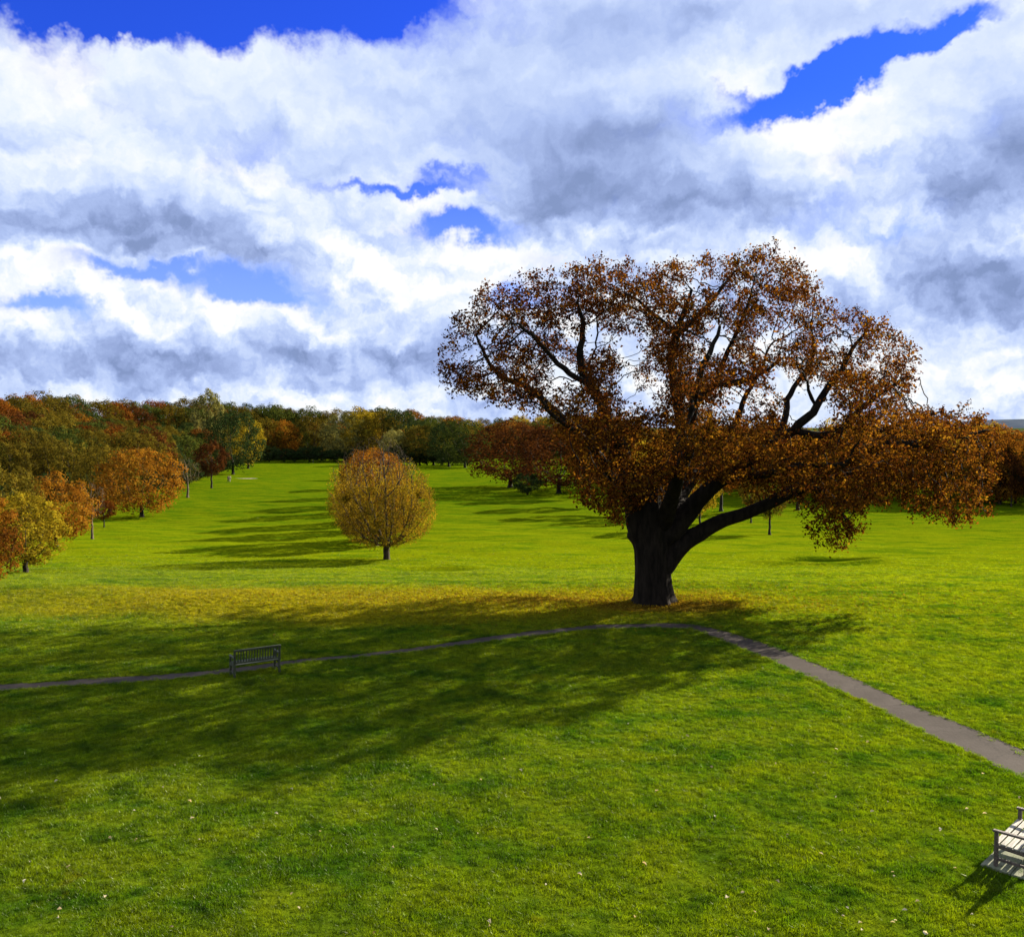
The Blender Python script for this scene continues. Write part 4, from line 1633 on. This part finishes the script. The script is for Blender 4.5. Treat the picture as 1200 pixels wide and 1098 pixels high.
def person(px, py, label, top, legs, rz, stride=.22, height=1.74):
    x, y = ground_at(px, py)
    t = empty('person', (x, y, tz(x, y)), rz)
    tag(t, label, 'person')
    k = height / 1.75
    J = {'pelvis': (0, 0, .95), 'waist': (0, .01, 1.10), 'chest': (0, 0, 1.32), 'neck': (0, .01, 1.48), 'jaw': (0, .03, 1.56), 'head': (0, .015, 1.66), 'crown': (0, .01, 1.73)}
    names = list(J)
    pts = [tuple(c * k for c in J[n]) for n in names]
    E = [(0, 1), (1, 2), (2, 3), (3, 4), (4, 5), (5, 6)]
    Rd = [(.15, .11), (.135, .10), (.17, .11), .052, .065, .085, .05]
    def add(p, par_, r_):
        pts.append(tuple(c * k for c in p))
        E.append((par_, len(pts) - 1))
        Rd.append(r_)
        return len(pts) - 1
    legsj, armsj = [], []
    for s, f in ((-1, stride), (1, -stride)):
        a = add((s * .10, 0, .88), 0, .085)
        b = add((s * .10, f * .55, .50), a, .062)
        c = add((s * .10, f - .04, .09), b, .042)
        d = add((s * .11, f + .12, .035), c, .034)
        legsj.append((a, b, c))
        a2 = add((s * .19, 0, 1.42), 2, .055)
        b2 = add((s * .24, -f * .45, 1.15), a2, .042)
        c2 = add((s * .23, -f * .8 + .06, .91), b2, .032)
        d2 = add((s * .23, -f * .8 + .09, .82), c2, .028)
        armsj.append((a2, b2, c2))
    skin_object('body', pts, E, Rd, M_SKIN, t, 2)
    # jacket and trousers follow the body a little proud of it
    jp = [pts[0], pts[1], pts[2], pts[3]]
    je = [(0, 1), (1, 2), (2, 3)]
    jr = [(.165, .125), (.155, .12), (.19, .13), .065]
    for ar in armsj:
        i = len(jp)
        jp += [pts[j] for j in ar]
        je += [(2, i), (i, i + 1), (i + 1, i + 2)]
        jr += [.075, .058, .045]
    skin_object('jacket', jp, je, jr, top, t, 2)
    lp = [pts[0]]
    le, lr = [], [(.16, .12)]
    for lg in legsj:
        i = len(lp)
        lp += [pts[j] for j in lg]
        le += [(0, i), (i, i + 1), (i + 1, i + 2)]
        lr += [.105, .08, .062]
    skin_object('trousers', lp, le, lr, legs, t, 2)
    bm = bmesh.new()
    bmesh.ops.create_uvsphere(bm, u_segments=12, v_segments=8, radius=.105 * k, matrix=Matrix.Translation((0, -.012, 1.675 * k)))
    for v in bm.verts:
        if v.co.y > .03 and v.co.z < 1.70 * k:
            v.co.y = .03
    part('hair', bm, M_HAIR, t)
    return t


person(267.6, 565, 'distant walker in black, left one of two on the lawn by the wood corner', cloth('black_cloth', (.02, .02, .025)), cloth('black_trousers', (.02, .02, .02)), .6)
person(269.6, 565, 'distant walker in a pale yellow top beside the one in black', cloth('pale_cloth', (.5, .48, .25)), cloth('beige_trousers', (.3, .28, .2)), .6, -.2)
person(367, 543, 'tiny dark figure standing at the far end of the fairway', cloth('dark_cloth', (.03, .03, .04)), cloth('navy_trousers', (.015, .015, .03)), 2.0, .05)
person(388, 540, 'tiny light-topped figure at the far end of the fairway near the round tree', cloth('light_cloth', (.55, .55, .55)), cloth('grey_trousers', (.05, .05, .06)), 1.0, .1)

# ------------------------------------------------------------------ fallen leaves
M_DRY = mat_leaf('dry_leaf', [(.12, .08, .035), (.36, .31, .20), (.55, .52, .42)], .3, True, 3.0, .5)
M_LITTER = mat_leaf('leaf_litter', [(.06, .025, .005), (.14, .080, .008), (.22, .160, .012), (.27, .21, .02)], .3, False, 1.0, .7)


def leaf_shape(name, L, seed):
    """one lobed oak leaf, curled along its rib"""
    r = np.random.default_rng(seed)
    n = 7
    cu = r.uniform(.5, 1.3)
    V, F = [], []
    for i in range(n):
        t = i / (n - 1)
        w = (.10 + .30 * math.sin(PI * min(1, t * 1.05)) * (1 if i % 2 else .62)) * L * (.55 if i in (0, n - 1) else 1)
        z = L * .26 * math.sin(PI * t) * cu * .4
        V += [(t * L - L / 2, -w, z + w * cu * .8), (t * L - L / 2, 0, z), (t * L - L / 2, w, z + w * cu * .7)]
    for i in range(n - 1):
        a = i * 3
        F += [(a, a + 3, a + 4, a + 1), (a + 1, a + 4, a + 5, a + 2)]
    return np_mesh(name, np.array(V), np.array(F), M_DRY, smooth=True, attrs={'rnd': ('FACE', np.full(len(F), r.uniform(.3, 1)))})


leafs = [leaf_shape('fallen_leaf', .115, 40 + i) for i in range(5)]
# pixel positions read off the photograph, the rest at random
spots = [(66, 918), (157, 953), (129, 985), (201, 1090), (350, 1068), (35, 1013), (222, 942), (160, 988), (205, 899), (375, 977), (980, 936), (1040, 942), (962, 1004), (1046, 1025), (993, 1068), (1010, 1094),
         (988, 1078), (1008, 1085), (1046, 1085), (1060, 1070), (1133, 950), (1154, 957), (1119, 1021), (1017, 872), (953, 908), (980, 880), (909, 897), (1152, 909), (911, 1036), (1020, 831), (755, 1015), (690, 985), (640, 1040), (560, 980), (870, 1050), (838, 960), (770, 930), (610, 905)]
r_ = np.random.default_rng(3)
for i in range(45):
    spots.append((r_.uniform(-40, 1240), 1110 - 270 * r_.random() ** 1.3))
for i, (px, py) in enumerate(spots):
    x, y = ground_at(px, py)
    o = link_obj('fallen_leaf', leafs[i % 5], None, (x, y, tz(x, y) + .045))
    o.rotation_euler = (r_.normal(0, .35), r_.normal(0, .35), r_.uniform(0, 6.28))
    s = r_.uniform(.4, .8)
    o.scale = (s, s, s)
    tag(o, 'pale curled dead leaf lying on the foreground grass', 'leaf', 'dead leaves scattered on the foreground grass')

# the carpet under and downwind of the oak
n = 14000
r_ = np.random.default_rng(12)
ox, oy = OAK[0], OAK[1]
a = r_.uniform(0, 2 * PI, n)
q = np.abs(r_.normal(0, 1, n))
X = ox - 5 + np.cos(a) * q * 11
Y = oy + .4 + np.sin(a) * q * 3.0
k = r_.random(n) < .22
X[k] = ox + np.cos(a[k]) * q[k] * 2.4
Y[k] = oy - .2 + np.sin(a[k]) * q[k] * 1.2
pd = path_distance(X, Y)
ok = (pd > .1) | (r_.random(n) < .10)
X, Y, pd = X[ok], Y[ok], pd[ok]
C = np.column_stack([X, Y, terrain(X, Y) + np.where(pd > 0, r_.uniform(.02, .065, len(X)), .022)])
me = leaf_mesh('leaf_litter', C, .085, M_LITTER, 13, .7, 2.2)
tag(link_obj('leaf_litter', me), 'carpet of fallen brown and golden leaves round the foot of the oak', 'leaf litter', kind='stuff')


# ------------------------------------------------------------------ the blue ridge far off to the right
def ridge():
    n, m = 80, 16
    r = np.random.default_rng(2)
    xs = np.linspace(1150, 4300, n)
    V = []
    for j in range(m):
        s = j / (m - 1)
        y = 2700 + 900 * s
        prof = math.sin(PI * s)
        for i, x in enumerate(xs):
            t = (x - xs[0]) / (xs[-1] - xs[0])
            h = 34 * smoothstep(t * 5) * smoothstep((1 - t) * 4) * (1 + .16 * math.sin(t * 13 + s) + .07 * math.sin(t * 31 + 2 * s) + .02 * math.sin(t * 97))
            V.append((x, y, -2 + h * prof))
    idx = np.arange(n * m).reshape(m, n)
    F = np.stack([idx[:-1, :-1], idx[:-1, 1:], idx[1:, 1:], idx[1:, :-1]], -1).reshape(-1, 4)
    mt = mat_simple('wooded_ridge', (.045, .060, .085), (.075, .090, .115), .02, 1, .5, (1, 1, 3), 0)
    tag(link_obj('hills', np_mesh('hills', np.array(V), F, mt, smooth=True)), kind='structure')


ridge()
